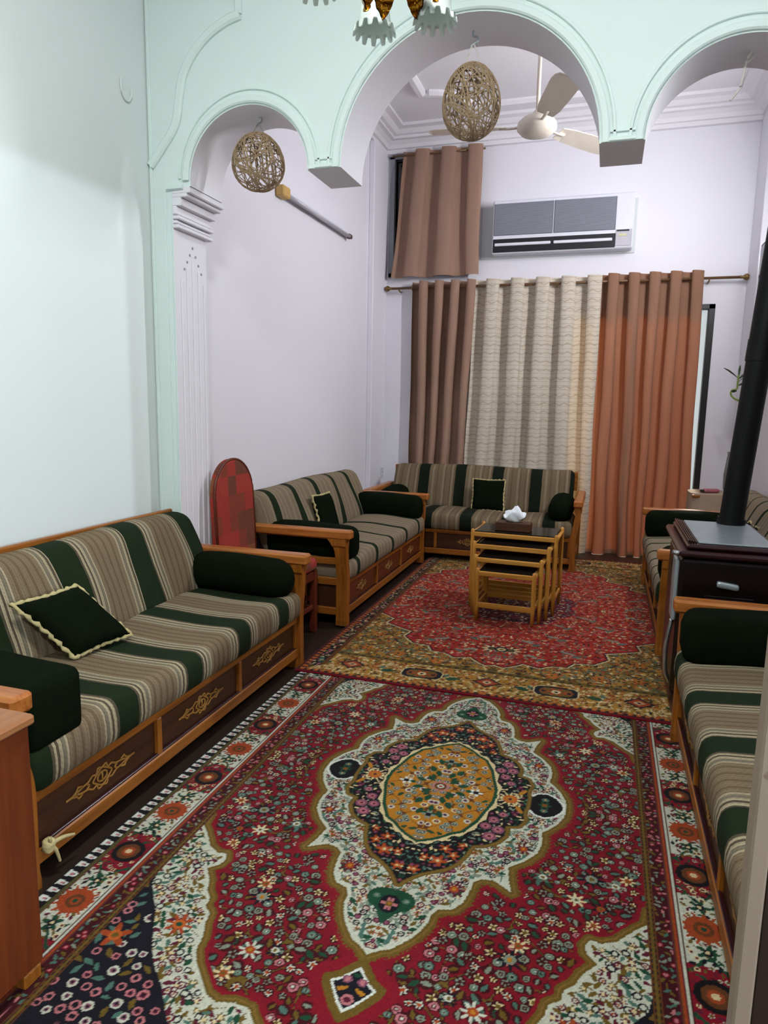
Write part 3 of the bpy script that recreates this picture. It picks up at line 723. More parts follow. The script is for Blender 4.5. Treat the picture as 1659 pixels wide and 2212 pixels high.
def rug_two():
    Q = Quarter(1.13, 1.95, .0072, 9); a, b = Q.a, Q.b
    endz = ((Q.hb - b < .39) & (Q.ha - a > .15)) | (Q.hb - b < Q.ha - a)
    e = np.where(endz, Q.hb - b, Q.ha - a); e = np.where(np.minimum(Q.ha - a, Q.hb - b) < .05, np.minimum(Q.ha - a, Q.hb - b), e)
    along = np.where(~endz, b, a)
    field = (a < .98) & (b < 1.56)
    red = [(0, 1.44), (.05, 1.47), (.10, 1.43), (.16, 1.36), (.26, 1.40), (.33, 1.34), (.42, 1.33), (.46, 1.24), (.58, 1.22), (.66, 1.12), (.64, 1.0), (.74, .95), (.86, .88), (.84, .76), (.97, .66), (1.0, .55), (1.0, 0), (0, 0)]
    ir = in_poly(a, b, red) & field; dr = poly_dist(a, b, red[:-2], False)
    Q.fill(e > -1, 'gold')
    sp = field & ~ir; Q.fill(sp, 'khaki')
    Q.fill(sp & (np.sin(a * 40 + np.sin(b * 30) * 2) > .55), 'olive')
    Q.scatter(sp, [('lf', 'navy'), ('lf', 'teal'), ('lf', 'cream'), ('lf', 'olive'), ('fl', 5, 'grey', 'navy'), ('lf', 'brown'), ('fl', 5, 'orange', 'navy'), ('lf', 'rust'), ('lf', 'gold'), ('lf', 'navy')], .024, .010, .016)
    for aa, bb in ((.84, 1.42), (.62, 1.46), (.35, 1.50), (.86, 1.15)): Q.flower(aa, bb, .05, 6, 'orange', 'gold', 'navy', lim=sp)
    Q.fill(sp & (dr < .022), 'cream'); Q.fill(sp & (dr < .012), 'navy')
    Q.fill(ir, 'tred'); rm = ir & (dr > .012)
    Q.scatter(rm, [('lf', 'grey'), ('lf', 'teal'), ('fl', 5, 'cream', 'navy'), ('lf', 'cream'), ('lf', 'dred'), ('lf', 'navy'), ('lf', 'pink'), ('fl', 6, 'rust', 'cream'), ('lf', 'red'), ('lf', 'rust'), ('lf', 'olive'), ('lf', 'brown')], .029, .009, .016)
    for aa, bb in ((.2, 1.22), (.42, 1.08), (.30, .78), (.7, .72), (.62, .45), (.88, .4), (.15, .95), (.5, .25), (.85, .12), (.33, .5)):
        Q.leaf(aa, bb, .12, .03, .4, 'grey', lim=rm); Q.leaf(aa + .06, bb + .05, .09, .03, -.6, 'teal', lim=rm)
    Q.flower(.06, 1.16, .07, 8, 'cream', 'navy', 'olive', lim=rm); Q.ring(.0, 1.16, .05, 'navy', 'cream', 'olive', lim=rm)
    ctr = (np.hypot(a / .42, b / .55) + .06 * np.cos(8 * np.arctan2(b, a)) < 1)
    Q.fill(ctr & ir, 'plum'); Q.scatter(ctr, [('lf', 'grey'), ('lf', 'rust'), ('lf', 'cream'), ('fl', 5, 'mauve', 'cream'), ('lf', 'navy'), ('lf', 'crimson'), ('lf', 'olive')], .034, .010, .017)
    bd = ~field
    Q.fill(bd, 'brown')
    band = (e >= .05) & np.where(endz, e < .35, e < .115)
    Q.fill(band & endz, 'khaki'); Q.fill(band & ~endz, 'black')
    Q.scatter(band & endz, [('lf', 'cream'), ('lf', 'olive'), ('lf', 'brown'), ('fl', 5, 'orange', 'navy'), ('lf', 'navy'), ('lf', 'cream'), ('lf', 'rust'), ('lf', 'gold'), ('fl', 5, 'cream', 'rust')], .023, .009, .015)
    Q.scatter(band & ~endz, [('lf', 'cream'), ('lf', 'rust'), ('lf', 'olive'), ('fl', 5, 'cream', 'brown'), ('lf', 'pink')], .030, .010, .015)
    bc = Q.hb - .21
    for aa in (.39,):
        m_ = (np.abs(a - aa) / .125) ** 4 + (np.abs(b - bc) / .075) ** 4; Q.fill(m_ < 1, 'cream'); Q.fill(m_ < .8, 'navy'); Q.fill(m_ < .25, 'olive')
        Q.flower(aa, bc, .06, 6, 'rust', 'cream', 'navy'); Q.flower(aa - .07, bc, .03, 5, 'rust', 'navy'); Q.flower(aa + .07, bc, .03, 5, 'rust', 'navy')
    for aa in (0, .83):
        m_ = np.abs(a - aa) / .085 + np.abs(b - bc) / .075; Q.fill(m_ < 1, 'navy'); Q.fill(m_ < .75, 'rust'); Q.fill(m_ < .35, 'cream'); Q.fill(m_ < .2, 'plum')
    for aa in (.2, .6, 1.0): Q.leaf(aa, bc + .02, .09, .05, .3, 'green'); Q.leaf(aa + .04, bc - .02, .05, .03, 1.2, 'teal')
    Q.fill((e >= .028) & (e < .05), 'brown'); Q.fill((e >= .028) & (e < .05) & (np.mod(along, .045) < .02), 'orange'); Q.fill((e >= .034) & (e < .044) & (np.mod(along, .045) > .028), 'navy')
    Q.fill(e < .028, 'dred'); Q.fill(e < .014, 'red')
    Q.fill(~endz & (e >= .115) & (e < .15), 'brown'); Q.fill(~endz & (e >= .122) & (e < .128), 'orange'); Q.fill(endz & (e >= .35) & (e < .39), 'olive'); Q.fill(endz & (e >= .36) & (e < .38) & (np.mod(along, .05) < .025), 'navy')
    return Q
Q2 = rug_two()
def z2(X, Y): return .0165 + .0008 * np.sin(X * 7) - .004 * np.clip((Y - 4.6) / .5, 0, 1)
r2 = rug_mesh('patterned_rug', Q2, -.56, 5.56, (3.5, 7.6), z2, seed=2)
tag(r2, 'red and gold oriental rug under the nest of tables', 'rug')

# ------------------------------------------------------------------ sofas
def ornament():
    m = MB(); r = .0042
    def P(pts, closed=False, rr=r): m.tube([(x, 0, z) for x, z in pts], rr, 6, closed, flat=.8, up=Vector((0, 1, 0)))
    for s in (-1, 1):
        P(smooth_path([(0, .034 * s), (.022, .040 * s), (.032, .022 * s), (.052, .026 * s), (.075, .014 * s), (.105, .010 * s), (.13, .004 * s)]))
        P(smooth_path([(0, .034 * s), (-.022, .040 * s), (-.032, .022 * s), (-.052, .026 * s), (-.075, .014 * s), (-.105, .010 * s), (-.13, .004 * s)]))
        P([(.105 * s, .014), (.125 * s, .022), (.135 * s, .008), (.165 * s, .0), (.135 * s, -.008), (.125 * s, -.022), (.105 * s, -.014)], rr=.005)
        P([(.13 * s, 0), (.185 * s, 0)], rr=.005)
        P(smooth_path([(.085 * s, .012), (.07 * s, 0), (.085 * s, -.012)]))
    P([(.026 * math.cos(k * PI / 8), .018 * math.sin(k * PI / 8)) for k in range(16)], True)
    P([(.0, .018), (.0, -.018)]); P(smooth_path([(-.052, .0), (-.03, .018), (.0, .034), (.03, .018), (.052, 0), (.03, -.018), (0, -.034), (-.03, -.018), (-.052, 0)]))
    return m
ORN = None
def sofa(label, L, loc, rz, seat, back, bolster_flat=(.5, .5), ph=.62, arms=(True, True), walnut='panel', soft_style='bold', rail_top=.90):
    global ORN
    D = .86
    t = thing('wooden_sofa', label, 'sofa', loc, rz, 'wooden frame sofas with striped cushions')
    e = .07
    MB().box(e, L - e, -.005, .035, .285, .345, .006).build('front_rail', M['oakx'], t)
    MB().box(e, L - e, -.005, .035, .065, .125, .006).build('front_rail', M['oakx'], t)
    MB().box(e, L - e, -.002, .012, .125, .134, .002).build('bead', M['stove2'], t)
    xs = [e, e + (L - 2 * e - .03) / 3, e + (L - 2 * e - .03) * 2 / 3, L - e - .03]
    for x in xs: MB().box(x, x + .03, -.002, .03, .125, .285, .003).build('stile', M['oakz'], t)
    for i in range(3):
        pn = MB().box(xs[i] + .03, xs[i + 1], .014, .028, .125, .285, .002).build('panel', M[walnut], t)
        if ORN is None: o = ornament().build('carved_ornament', M['goldcarve'], pn, smooth=True); ORN = o
        else: o = ORN.copy(); col.objects.link(o); o.parent = pn
        o.location = ((xs[i] + .03 + xs[i + 1]) / 2, .012, .205)
        if soft_style != 'bold': o.scale = (.62, 1, .9)
    MB().box(e, L - e, .03, D - .03, .27, .30).build('seat_board', M['panel'], t)
    MB().box(e, L - e, D - .045, D - .015, .70, rail_top, .006).build('back_rail', M['oakx'], t)
    MB().box(e, L - e, D - .05, D - .02, .30, .40, .006).build('back_rail', M['oakx'], t)
    for sd in (0, 1):
        def X(u): return u if sd == 0 else L - u
        def bx(m, u0, u1, *r, c=.005): a_, b_ = sorted((X(u0), X(u1))); return m.box(a_, b_, *r, c)
        # curved front post
        prof = smooth_path([(.050, 0), (.050, .14), (.054, .28), (.050, .38), (.030, .47), (.020, .56), (.022, .64)], 6)
        m = MB(); vs = []; n = len(prof)
        for u, z in prof:
            wd_ = .026 + (.010 if z > .58 else 0) + (.004 if z < .06 else 0)
            y1 = .062 + (max(0, z - .52) / .12) ** 2 * .06
            vs += [(X(u - wd_), -.022, z), (X(u + wd_), -.022, z), (X(u + wd_), y1, z), (X(u - wd_), y1, z)]
        fs = [(0, 1, 2, 3), tuple(4 * (n - 1) + k for k in (3, 2, 1, 0))]
        for i in range(n - 1):
            for k in range(4): fs.append((4 * i + k, 4 * i + (k + 1) % 4, 4 * i + 4 + (k + 1) % 4, 4 * i + 4 + k))
        m.add(vs, fs); m.build('leg', M['oakz'], t)
        bx(MB(), .015, .065, D - .06, D, 0, .66).build('leg', M['oakz'], t)
        bx(MB(), -.022, .066, -.055, D, .635, .70, c=.012).build('armrest', M['armw'], t)
        bx(MB(), .03, .06, .06, D - .06, .44, .49).build('side_rail', M['oaky'], t)
        bx(MB(), .03, .06, .06, D - .06, .29, .345).build('side_rail', M['oaky'], t)
        bx(MB(), .03, .06, .06, D - .06, .07, .125).build('side_rail', M['oaky'], t)
        bx(MB(), .032, .058, .30, .345, .125, .29).build('side_stile', M['oakz'], t)
        bx(MB(), .05, .056, .06, D - .06, .125, .29, c=0).build('side_panel', M['panel'], t)
        # bolster
        fl = bolster_flat[sd]; rr = .06 + fl * .07
        if arms[sd]:
            def fb(p, rr=rr): return (p.x * (1 + .03 * math.sin(p.y * 9)), p.y, p.z + .008 * math.sin(p.y * 7 + 1))
            MB().soft((X(.192), .315, .58), (.122, .345, .122), min(rr, .12), .035, fb).build('bolster', M['velvet'], t, smooth=True, weld=True)
    R = random.Random(int(L * 1000) + int(loc[1] * 100))
    f1, f2, f3 = [R.uniform(0, 6) for _ in range(3)]
    def fs_(p):
        up_ = max(0, p.z) / .08
        return (p.x, p.y, p.z + up_ * (.010 * math.sin(p.x * 5 + f1) + .008 * math.sin(p.y * 9 + f2) + .012 * (1 - (p.y / .38) ** 2)))
    MB().soft((L / 2, .335, .40), (L / 2 - e + .005, .375, .082), .055, .03, fs_).build('seat_cushion', seat, t, smooth=True, weld=True)
    def fbk(p):
        k = (p.z + .235) / .47
        yb = p.y + (k - .5) * .17
        if p.y < 0: yb -= .020 * math.sin(k * 3.1) + .010 * math.sin(p.x * 6 + f3) * math.sin(k * 5 + f1) + .006 * math.sin(p.x * 17 + f2 + k * 3)
        return (p.x, yb, p.z + .008 * math.sin(p.x * 4 + f2) * k)
    MB().soft((L / 2, .695, .69), (L / 2 - .10, .08, .235), .06, .03, fbk).build('back_cushion', back, t, smooth=True, weld=True)
    return t
sofa('wooden sofa with bold green stripes and a tilted green cushion, left foreground', 2.20, (-1.70, 1.56, 0), PI / 2,
     fabric('fabric_near_left_seat', .447, .47, .115, 'bold'), fabric('fabric_near_left_back', .5, .927, .155, 'bold'), (-.25, 1.0), rail_top=.937)
sofa('wooden sofa with narrow green stripes along the left wall beside the red chair', 2.26, (-1.70, 4.46, .0176), PI / 2,
     fabric('fabric_far_left_seat', .43, .62, .062, 'soft'), fabric('fabric_far_left_back', .415, .18, .085, 'soft'), (.2, .3), walnut='panel2', soft_style='soft')
sofa('wooden sofa with dark bands standing across the far end before the curtains', 2.18, (-2.36, 6.86, .013), 0,
     fabric('fabric_back_seat', .41, .60, .12, 'dark'), fabric('fabric_back_back', .41, .40, .12, 'dark'), (.8, .8), soft_style='dark')
sofa('wooden sofa with pale stripes along the right wall behind the black stove', 2.04, (.42, 6.66, .0176), -PI / 2,
     fabric('fabric_far_right_seat', .26, .1, .04, 'soft'), fabric('fabric_far_right_back', .30, .1, .04, 'soft'), (.2, .3), soft_style='soft')
sofa('wooden sofa with broad olive stripes cut off at the right edge of the foreground', 2.06, (.42, 3.51, .009), -PI / 2,
     fabric('fabric_near_right_seat', .443, .585, .12, 'bold'), fabric('fabric_near_right_back', .5, .4, .15, 'bold'), (.2, .2))

# ------------------------------------------------------------------ throw cushions
def cushion(label, o0, ex, ey, thick, ruffle=.012, wave=1.0):
    """o0 centre; ex, ey half edge vectors; fringe all round"""
    o0, ex, ey = Vector(o0), Vector(ex), Vector(ey); n = ex.cross(ey).normalized()
    t = thing('throw_cushion', label, 'cushion', tuple(o0), 0, 'small dark green cushions with cream fringe')
    def surf(sg):
        def fn(u, v):
            x, y = 2 * u - 1, 2 * v - 1
            h = (max(0, 1 - x ** 4) * max(0, 1 - y ** 4)) ** .55
            pin = 1 - .07 * (abs(x) ** 2 * (1 - y * y) * 0 + (1 - abs(y)) * abs(x) ** 3 * .8)
            pin2 = 1 - .07 * ((1 - abs(x)) * abs(y) ** 3 * .8)
            return ex * (x * pin) + ey * (y * pin2) + n * (sg * thick * h)
        return fn
    m = MB(); m.grid(surf(1), 18, 18); k = len(m.f); m.grid(surf(-1), 18, 18)
    m.f[k:] = [tuple(reversed(f)) for f in m.f[k:]]
    m.build('cover', M['velvet'], t, smooth=True, weld=True)
    per = []
    N = 22
    for a_, b_ in (((-1, -1), (1, -1)), ((1, -1), (1, 1)), ((1, 1), (-1, 1)), ((-1, 1), (-1, -1))):
        for i in range(N):
            q = i / N; x = a_[0] + (b_[0] - a_[0]) * q; y = a_[1] + (b_[1] - a_[1]) * q
            out = 1.0 + ruffle * (1 + .6 * math.sin(i * 2.1))
            pin = 1 - .055 * (1 - abs(y)) * abs(x) ** 3; pin2 = 1 - .055 * (1 - abs(x)) * abs(y) ** 3
            per.append(ex * x * out * pin + ey * y * out * pin2 + n * (.006 * math.sin(i * 1.7)))
    m = MB().tube(per, [.009 + .004 * math.sin(i * 2.4) for i in range(len(per))], 6, True, up=n)
    m.build('fringe', M['fringe'], t, smooth=True)
    return t
def cushion4(label, B, R, T, L, thick):
    B, R, T, L = map(Vector, (B, R, T, L)); c = (B + R + T + L) / 4
    return cushion(label, c, ((R - B) + (T - L)) / 4, ((T - R) + (L - B)) / 4, thick)
cushion4('dark green cushion with cream fringe leaning on the foreground left sofa', (-2.11, 2.30, .515), (-2.05, 2.62, .50), (-2.22, 2.46, .78), (-2.25, 2.15, .75), .055)
cushion4('dark green fringed cushion standing on the narrow striped sofa at left', (-2.18, 5.24, .50), (-2.16, 5.56, .50), (-2.27, 5.60, .82), (-2.30, 5.28, .83), .05)
cushion4('dark green fringed cushion in the middle of the far end sofa', (-1.31, 7.26, .50), (-.97, 7.26, .50), (-.98, 7.36, .82), (-1.32, 7.36, .82), .05)
cushion4('dark green fringed cushion half hidden behind the stove', (.93, 5.25, .50), (.93, 5.57, .50), (1.05, 5.57, .80), (1.05, 5.25, .80), .05)

# ------------------------------------------------------------------ red chair between the two left sofas
def red_cloth():
    t = NT('red_patchwork_cloth')
    o = t.sep()
    fl = lambda v, k, off: t.math('FLOOR', t.math('DIVIDE', t.math('ADD', v, off), k))
    cmb = t.n('ShaderNodeCombineXYZ'); t.l(fl(o[1], .105, 3.03), cmb.inputs[0]); t.l(fl(o[2], .125, .02), cmb.inputs[1]); t.l(fl(o[0], .16, 3.0), cmb.inputs[2])
    wn = t.n('ShaderNodeTexWhiteNoise', noise_dimensions='3D'); t.l(cmb.outputs[0], wn.inputs['Vector'])
    c = t.ramp(wn.outputs['Value'], [(0, lin('#a83026')), (.3, lin('#84341f')), (.5, lin('#84502c')), (.62, lin('#a02a22')), (.8, lin('#6b3620'))], 'CONSTANT')
    vo = t.n('ShaderNodeTexVoronoi'); vo.inputs['Scale'].default_value = 45; t.l(t.coord(), vo.inputs['Vector'])
    c = t.mix(t.math('MULTIPLY', t.math('LESS_THAN', vo.outputs['Distance'], .28), .35), c, lin('#8a5a34'))
    c = t.mix(t.math('MULTIPLY', t.noise(60, 3), .35), c, lin('#4a2014'))
    t.base(c); t.p(Roughness=.85); t.bump(t.noise(150, 2), .3, .003); return t.m
M['redcloth'] = red_cloth()
t = thing('high_back_chair', 'red patchwork chair with tall rounded back between the left sofas', 'chair', (-2.42, 4.12, 0))
prof = [(-.25, .40), (-.25, .98)] + [(-.25 * math.cos(PI * i / 20), .98 + .235 * math.sin(PI * i / 20)) for i in range(1, 20)] + [(.25, .98), (.25, .40)]
m = MB()
def backpt(sg, k, y, z): return (.03 + sg * (.028 if k else .018) + (1.2 - z) * .05, y * (1 if not k else .93), z if not k else .40 + (z - .40) * .985)
n = len(prof); vs = []
for sg, k in ((-1, 1), (-1, 0), (1, 0), (1, 1)):
    vs += [backpt(sg, k, y, z) for y, z in prof]
fs = [tuple(range(n)), tuple(reversed(range(3 * n, 4 * n)))]
for r_ in range(3):
    for i in range(n): fs.append((r_ * n + i, (r_ + 1) * n + i, (r_ + 1) * n + (i + 1) % n, r_ * n + (i + 1) % n))
m.add(vs, fs); o = m.build('backrest', M['redcloth'], t)
pipe = [backpt(1, 0, y, z) for y, z in prof]
MB().tube(pipe, .010, 6).build('piping', M['redwood'], o, smooth=True)
MB().soft((.32, 0, .49), (.25, .25, .045), .035, .04, lambda p: (p.x, p.y, p.z + (.012 if p.z > 0 else 0) * math.cos(p.x * 5) * math.cos(p.y * 5))).build('seat', M['redcloth'], t, smooth=True, weld=True)
for x, y in ((.54, -.23), (.54, .23), (.08, -.22), (.08, .22)):
    MB().box(x - .022, x + .022, y - .022, y + .022, 0, .45, .004).build('leg', M['redwood'], t)
for y in (-.23, .23): MB().box(.10, .52, y - .012, y + .012, .22, .25, .003).build('stretcher', M['redwood'], t)
MB().box(.525, .555, -.21, .21, .38, .44, .004).build('apron', M['redwood'], t)
MB().box(.53, .55, -.21, .21, .17, .20, .003).build('stretcher', M['redwood'], t)

# ------------------------------------------------------------------ nest of tables
def nest_table(label, x0, x1, yf, depth, h, rot, bar):
    W = x1 - x0
    t = thing('nesting_table', label, 'table', (x0, yf, .0165), rot, 'nest of beech tables with smoked glass tops')
    h = h - .0165; r = .016
    for x in (r, W - r):
        for y in (r, depth - r):
            m = MB().tube([(x, y, 0), (x, y, h * .3), (x, y, h - .03), (x, y, h - .008), (x, y, h)], [r * .85, r, r, r * .9, r * .5], 12)
            m.build('leg', M['beech'], t, smooth=True)
        MB().tube([(x, r, h - .035), (x, depth - r, h - .035)], r * .95, 10).build('side_rail', M['beechy'], t, smooth=True)
        MB().box(x - .008, x + .008, r, depth - r, .10, .13, .003).build('foot_rail', M['beechy'], t)
    for y in (r, depth - r):
        MB().box(r, W - r, y - .011, y + .011, h - .058, h - .022, .005).build('end_rail', M['beechx'], t)
    MB().box(.03, W - .03, .02, depth - .02, h - .022, h - .014).build('glass_top', M['smoke'], t)
    MB().box(r, W - r, depth - r - .009, depth - r + .009, .095, .135, .004).build('stretcher', M['beechx'], t)
    if bar: MB().box(r, W - r, r - .009, r + .009, .098, .14, .004).build('stretcher', M['beechx'], t)
    return t
RT = math.radians(-3)
nest_table('largest and tallest table of the beech nest, holding the tissue box', -.958, -.283, 5.30, .42, .645, RT, False)
nest_table('second tallest table of the beech nest, just under the largest', -.919, -.324, 5.175, .40, .575, RT, False)
nest_table('third table of the beech nest, between two others', -.885, -.365, 5.065, .38, .495, RT, False)
nest_table('smallest and lowest table at the front of the beech nest', -.851, -.404, 4.965, .36, .415, RT, True)
t = thing('tissue_box', 'dark wooden tissue box with white tissue on the largest nest table', 'tissue box', (-.64, 5.44, .632), math.radians(-3))
MB().box(-.135, .135, -.065, .065, 0, .068, .004).build('box', M['boxw'], t)
def tis(p):
    k = (p.z + .05) / .1
    w_ = .55 + .6 * k
    x, y = p.x * w_, p.y * w_
    return (x + .012 * math.sin(p.z * 60 + p.y * 40), y + .010 * math.sin(p.x * 50 + p.z * 40), p.z + (.022 * math.sin(p.x * 48 + 1.2) + .012 * math.sin(p.x * 95 + p.y * 60) + .012 * math.cos(p.y * 70)) * max(0, k))
MB().soft((.0, 0, .112), (.085, .05, .045), .03, .012, tis).build('tissue', M['tissue'], t, smooth=True, weld=True)

# ------------------------------------------------------------------ kerosene stove with flue
t = thing('oil_stove', 'black and maroon oil stove with tall flue pipe at right', 'stove', (.64, 4.16, .018))
hw, hd = .235, .43
MB().box(-hw, hw, -hd, .16, .12, .84, .02).build('body', M['stove'], t)
MB().box(-hw - .008, hw + .008, -hd - .008, hd + .008, .84, .875, .012).build('upper_trim', M['stove2'], t)
MB().box(-hw + .03, hw - .0, -hd + .03, hd - .02, .875, .905, .012).build('lid', M['stove2'], t)
MB().box(-hw + .085, hw - .03, -hd + .07, hd - .05, .905, .914, .003).build('top_plate', M['steel'], t)
for k in range(4): MB().box(-hw + .036 + k * .012, -hw + .042 + k * .012, -hd + .06, hd - .05, .900, .922 - .002 * k, .002).build('rib', M['stove2'], t)
for x in (-hw + .05, hw - .05):
    for y in (-hd + .06, .10):
        MB().tube([(x, y, .13), (x * 1.02, y * 1.04, 0)], [.02, .014], 10).build('leg', M['black'], t, smooth=True)
MB().soft((-.01, -hd - .012, .715), (.052, .014, .017), .0135, .012, lambda p: (p.x, p.y, p.z - p.x * .12)).build('handle', M['steel'], t, smooth=True, weld=True)
g = MB().box(-.11, .115, -hd - .004, -hd + .002, .555, .655, .002).build('grille', M['stove'], t)
for k in range(5): MB().box(-.105, .11, -hd - .007, -hd - .003, .565 + k * .018, .571 + k * .018, .001).build('slat', M['stove2'], g)
o = MB().box(-hw - .02, -hw + .002, -hd + .02, -hd + .16, .50, .83, .008).build('side_cover', M['steel'], t)
MB().tube([(-hw - .012, -hd - .002, .86), (-hw - .03, -hd + .03, .86)], .014, 10).build('hinge', M['chrome'], t, smooth=True)
MB().tube(smooth_path([(-hw - .012, -hd + .06, .50), (-hw - .03, -hd + .05, .36), (-hw - .02, -hd + .07, .20), (-hw + .02, -hd + .1, .12)]), .012, 8).build('fuel_pipe', M['chrome'], t, smooth=True)
MB().tube([(.105, .34, .90), (.172, .34, 1.9), (.173, .34, 1.915)], .068, 24).build('flue_pipe', M['flue'], t, smooth=False, angle=40)
MB().tube([(.105, .34, .905), (.108, .34, .95)], .078, 24).build('flue_collar', M['flue'], t, angle=40)
MB().tube([(.170, .34, 1.86), (.178, .34, 1.98)], .074, 24).build('flue_joint', M['flue'], t, angle=40)
MB().tube([(.178, .34, 1.97), (.265, .34, 3.3), (.275, .34, 3.45), (.31, .34, 3.55), (.66, .34, 3.6)], .071, 24).build('flue_pipe', M['flue'], t, angle=40)

# ------------------------------------------------------------------ cabinet at the left foreground, sofa end tassel
t = thing('side_cabinet', 'reddish brown wooden cabinet cut off at the lower left corner', 'cabinet', (-1.40, 1.36, 0))
MB().box(-.60, 0, -.75, 0, .05, .745, .006).build('body', M['cherry'], t)
MB().box(-.62, .012, -.77, .012, .745, .775, .008).build('top', M['cherrytop'], t)
for x, y in ((-.56, -.71), (-.56, -.04), (-.03, -.71), (-.03, -.04)):
    MB().box(x - .03, x + .03, y - .03, y + .03, .008, .05, .004).build('foot', M['oakz'], t)
t = thing('knotted_rag', 'knotted off-white cloth strip tied at the near sofa base', 'rag', (-1.675, 1.675, .10))
MB().soft((0, 0, .03), (.018, .022, .024), .016, .012, lambda p: (p.x + .004 * math.sin(p.z * 200), p.y, p.z)).build('knot', M['fringe'], t, smooth=True, weld=True)
for dy, dz in ((.10, -.02), (.03, -.075), (-.01, .035)):
    P = smooth_path([(0, 0, .03), (.012, dy * .5, .03 + dz * .4 + .008), (.014, dy, .03 + dz)])
    MB().tube(P, [.009 - .0045 * i_ / len(P) for i_ in range(len(P))], 6).build('tail', M['fringe'], t, smooth=True)

# ------------------------------------------------------------------ curtains
t = thing('curtain_rod', 'long bronze curtain rod on the far wall', 'curtain rod', (0, 7.90, 2.91))
MB().tube([(-2.44, 0, 0), (1.18, 0, 0)], .014, 12).build('rod', M['rod'], t, smooth=True)
for x, s in ((-2.44, -1), (1.18, 1)):
    MB().lathe([(.012, 0), (.018, s * .01), (.012, s * .02), (.03, s * .045), (.034, s * .06), (.02, s * .085), (.002, s * .10)], (x, 0, 0), 12, 'x').build('finial', M['brass'], t, smooth=True)
for x in (-2.36, -.60, .90): 
    MB().tube([(x, 0, -.02), (x, .05, -.03), (x, .10, -.03)], .008, 8).build('bracket', M['brass'], t, smooth=True)

def curtain(name, label, x0, x1, z0, z1, nf, amp, y, mat, xb0=None, xb1=None, eyelets=True, seed=1, flare=0.0, thin=1.0):
    R = random.Random(seed)
    xb0 = x0 if xb0 is None else xb0; xb1 = x1 if xb1 is None else xb1
    t = thing(name, label, 'curtain', (0, y, 0))
    phs = [R.uniform(-.4, .4) for _ in range(nf * 2 + 2)]; ams = [R.uniform(.75, 1.2) for _ in range(nf * 2 + 2)]
    def fn(u, v):
        z = z0 + (z1 - z0) * v
        k = 1 - v
        s = u * nf
        i = int(min(s, nf - 1e-6))
        am = amp * (1 + flare * k) * (1 + (ams[i] - 1) * k)
        ph_ = 2 * PI * s + phs[i] * 0 + .5 * k * math.sin(s * 1.7 + seed)
        yy = am * math.sin(ph_)
        w_ = u - .13 / nf * math.sin(2 * ph_) * (.6 + .4 * v) + .10 / nf * k * math.sin(s * 2.3 + seed * 2)
        x = (x0 + (x1 - x0) * w_) * v + (xb0 + (xb1 - xb0) * w_) * k + .01 * math.sin(z * 4 + s)*k
        zz = z
        if v > .999: zz = z + .004 * math.sin(ph_ * 2)
        return (x, yy, zz)
    m = MB(); nu, nv = nf * 16, 40
    m.grid(fn, nu, nv); k = len(m.f)
    m.grid(lambda u, v: (lambda p: (p[0], p[1] + .003, p[2]))(fn(u, v)), nu, nv)
    m.f[k:] = [tuple(reversed(f)) for f in m.f[k:]]
    m.build('cloth', mat, t, smooth=True)
    if eyelets:
        for i in range(nf * 2):
            u = (i + .0) / (nf * 2) + .0
            p = fn(u + .25 / nf * 0 + 1e-4, (2.91 - z0) / (z1 - z0))
            MB().tube([(p[0] + .002 * math.cos(a), .024 * math.cos(a), 2.91 + .024 * math.sin(a)) for a in [2 * PI * q / 14 for q in range(14)]], .005, 6, True, up=Vector((1, 0, 0))).build('eyelet', M['brass'], t, smooth=True)
    return t
curtain('curtain', 'taupe brown pleated curtain at the left end of the rod', -2.20, -1.47, .0008, 2.975, 4, .070, 7.90, M['curtain'], -2.19, -1.60, seed=3, flare=.1)
curtain('curtain', 'cream patterned curtain in the middle of the rod', -1.48, -.14, .0008, 2.975, 5, .055, 7.90, M['sheer'], -1.56, -.12, seed=5, flare=.1)
curtain('curtain', 'rust brown curtain glowing with daylight at the right of the rod', -.17, .84, .0008, 2.985, 5, .055, 7.90, M['curtain2'], -.14, .87, seed=8, flare=.2)
t = curtain('curtain', 'short brown curtain over the upper window', -2.33, -1.45, 3.03, 4.375, 3, .045, 7.89, M['curtain'], -2.47, -1.44, eyelets=False, seed=11)
MB().tube([(-2.46, 0, 4.33), (-1.42, 0, 4.33)], .010, 10).build('rod', M['rod'], t, smooth=True)

# ------------------------------------------------------------------ air conditioner
t = thing('air_conditioner', 'white wall air conditioner with grey grilles above the curtains', 'air conditioner', (-1.30, YB, 3.225))
W, Hh = 1.44, .545
MB().box(0, W, -.17, -.0, 0, Hh, .012).build('body', M['acwhite'], t)
MB().box(-.15, W + .03, -.012, 0, -.02, Hh - .02, .003).build('mounting_board', M['outlet'], t)
for k in (0, 1):
    x = .015 + k * .63
    g = MB().box(x, x + .62, -.178, -.168, .185, Hh - .035, .003).build('intake_grille', M['acgrey'], t)
    m = MB()
    for i in range(26): m.box(x + .008, x + .612, -.182, -.177, .195 + i * .0122, .201 + i * .0122)
    s_ = m.build('grille_slats', M['dot'], g); s_['kind'] = 'stuff'
MB().box(.01, 1.27, -.176, -.166, .012, .15, .004).build('outlet_slot', M['acdark'], t)
for k in (0, 1): MB().box(.03 + k * .62, .62 + k * .62, -.19, -.172, .075, .105, .006).build('louver', M['acwhite'], t)
o = MB().box(1.27, W - .01, -.176, -.166, .02, .185, .004).build('control_panel', M['tubeoff'], t)
MB().box(1.28, 1.40, -.180, -.174, .165, .18, .001).build('display', M['black'], o)
MB().box(1.30, 1.375, -.180, -.174, .118, .140, .001).build('sticker', M['label'], o)

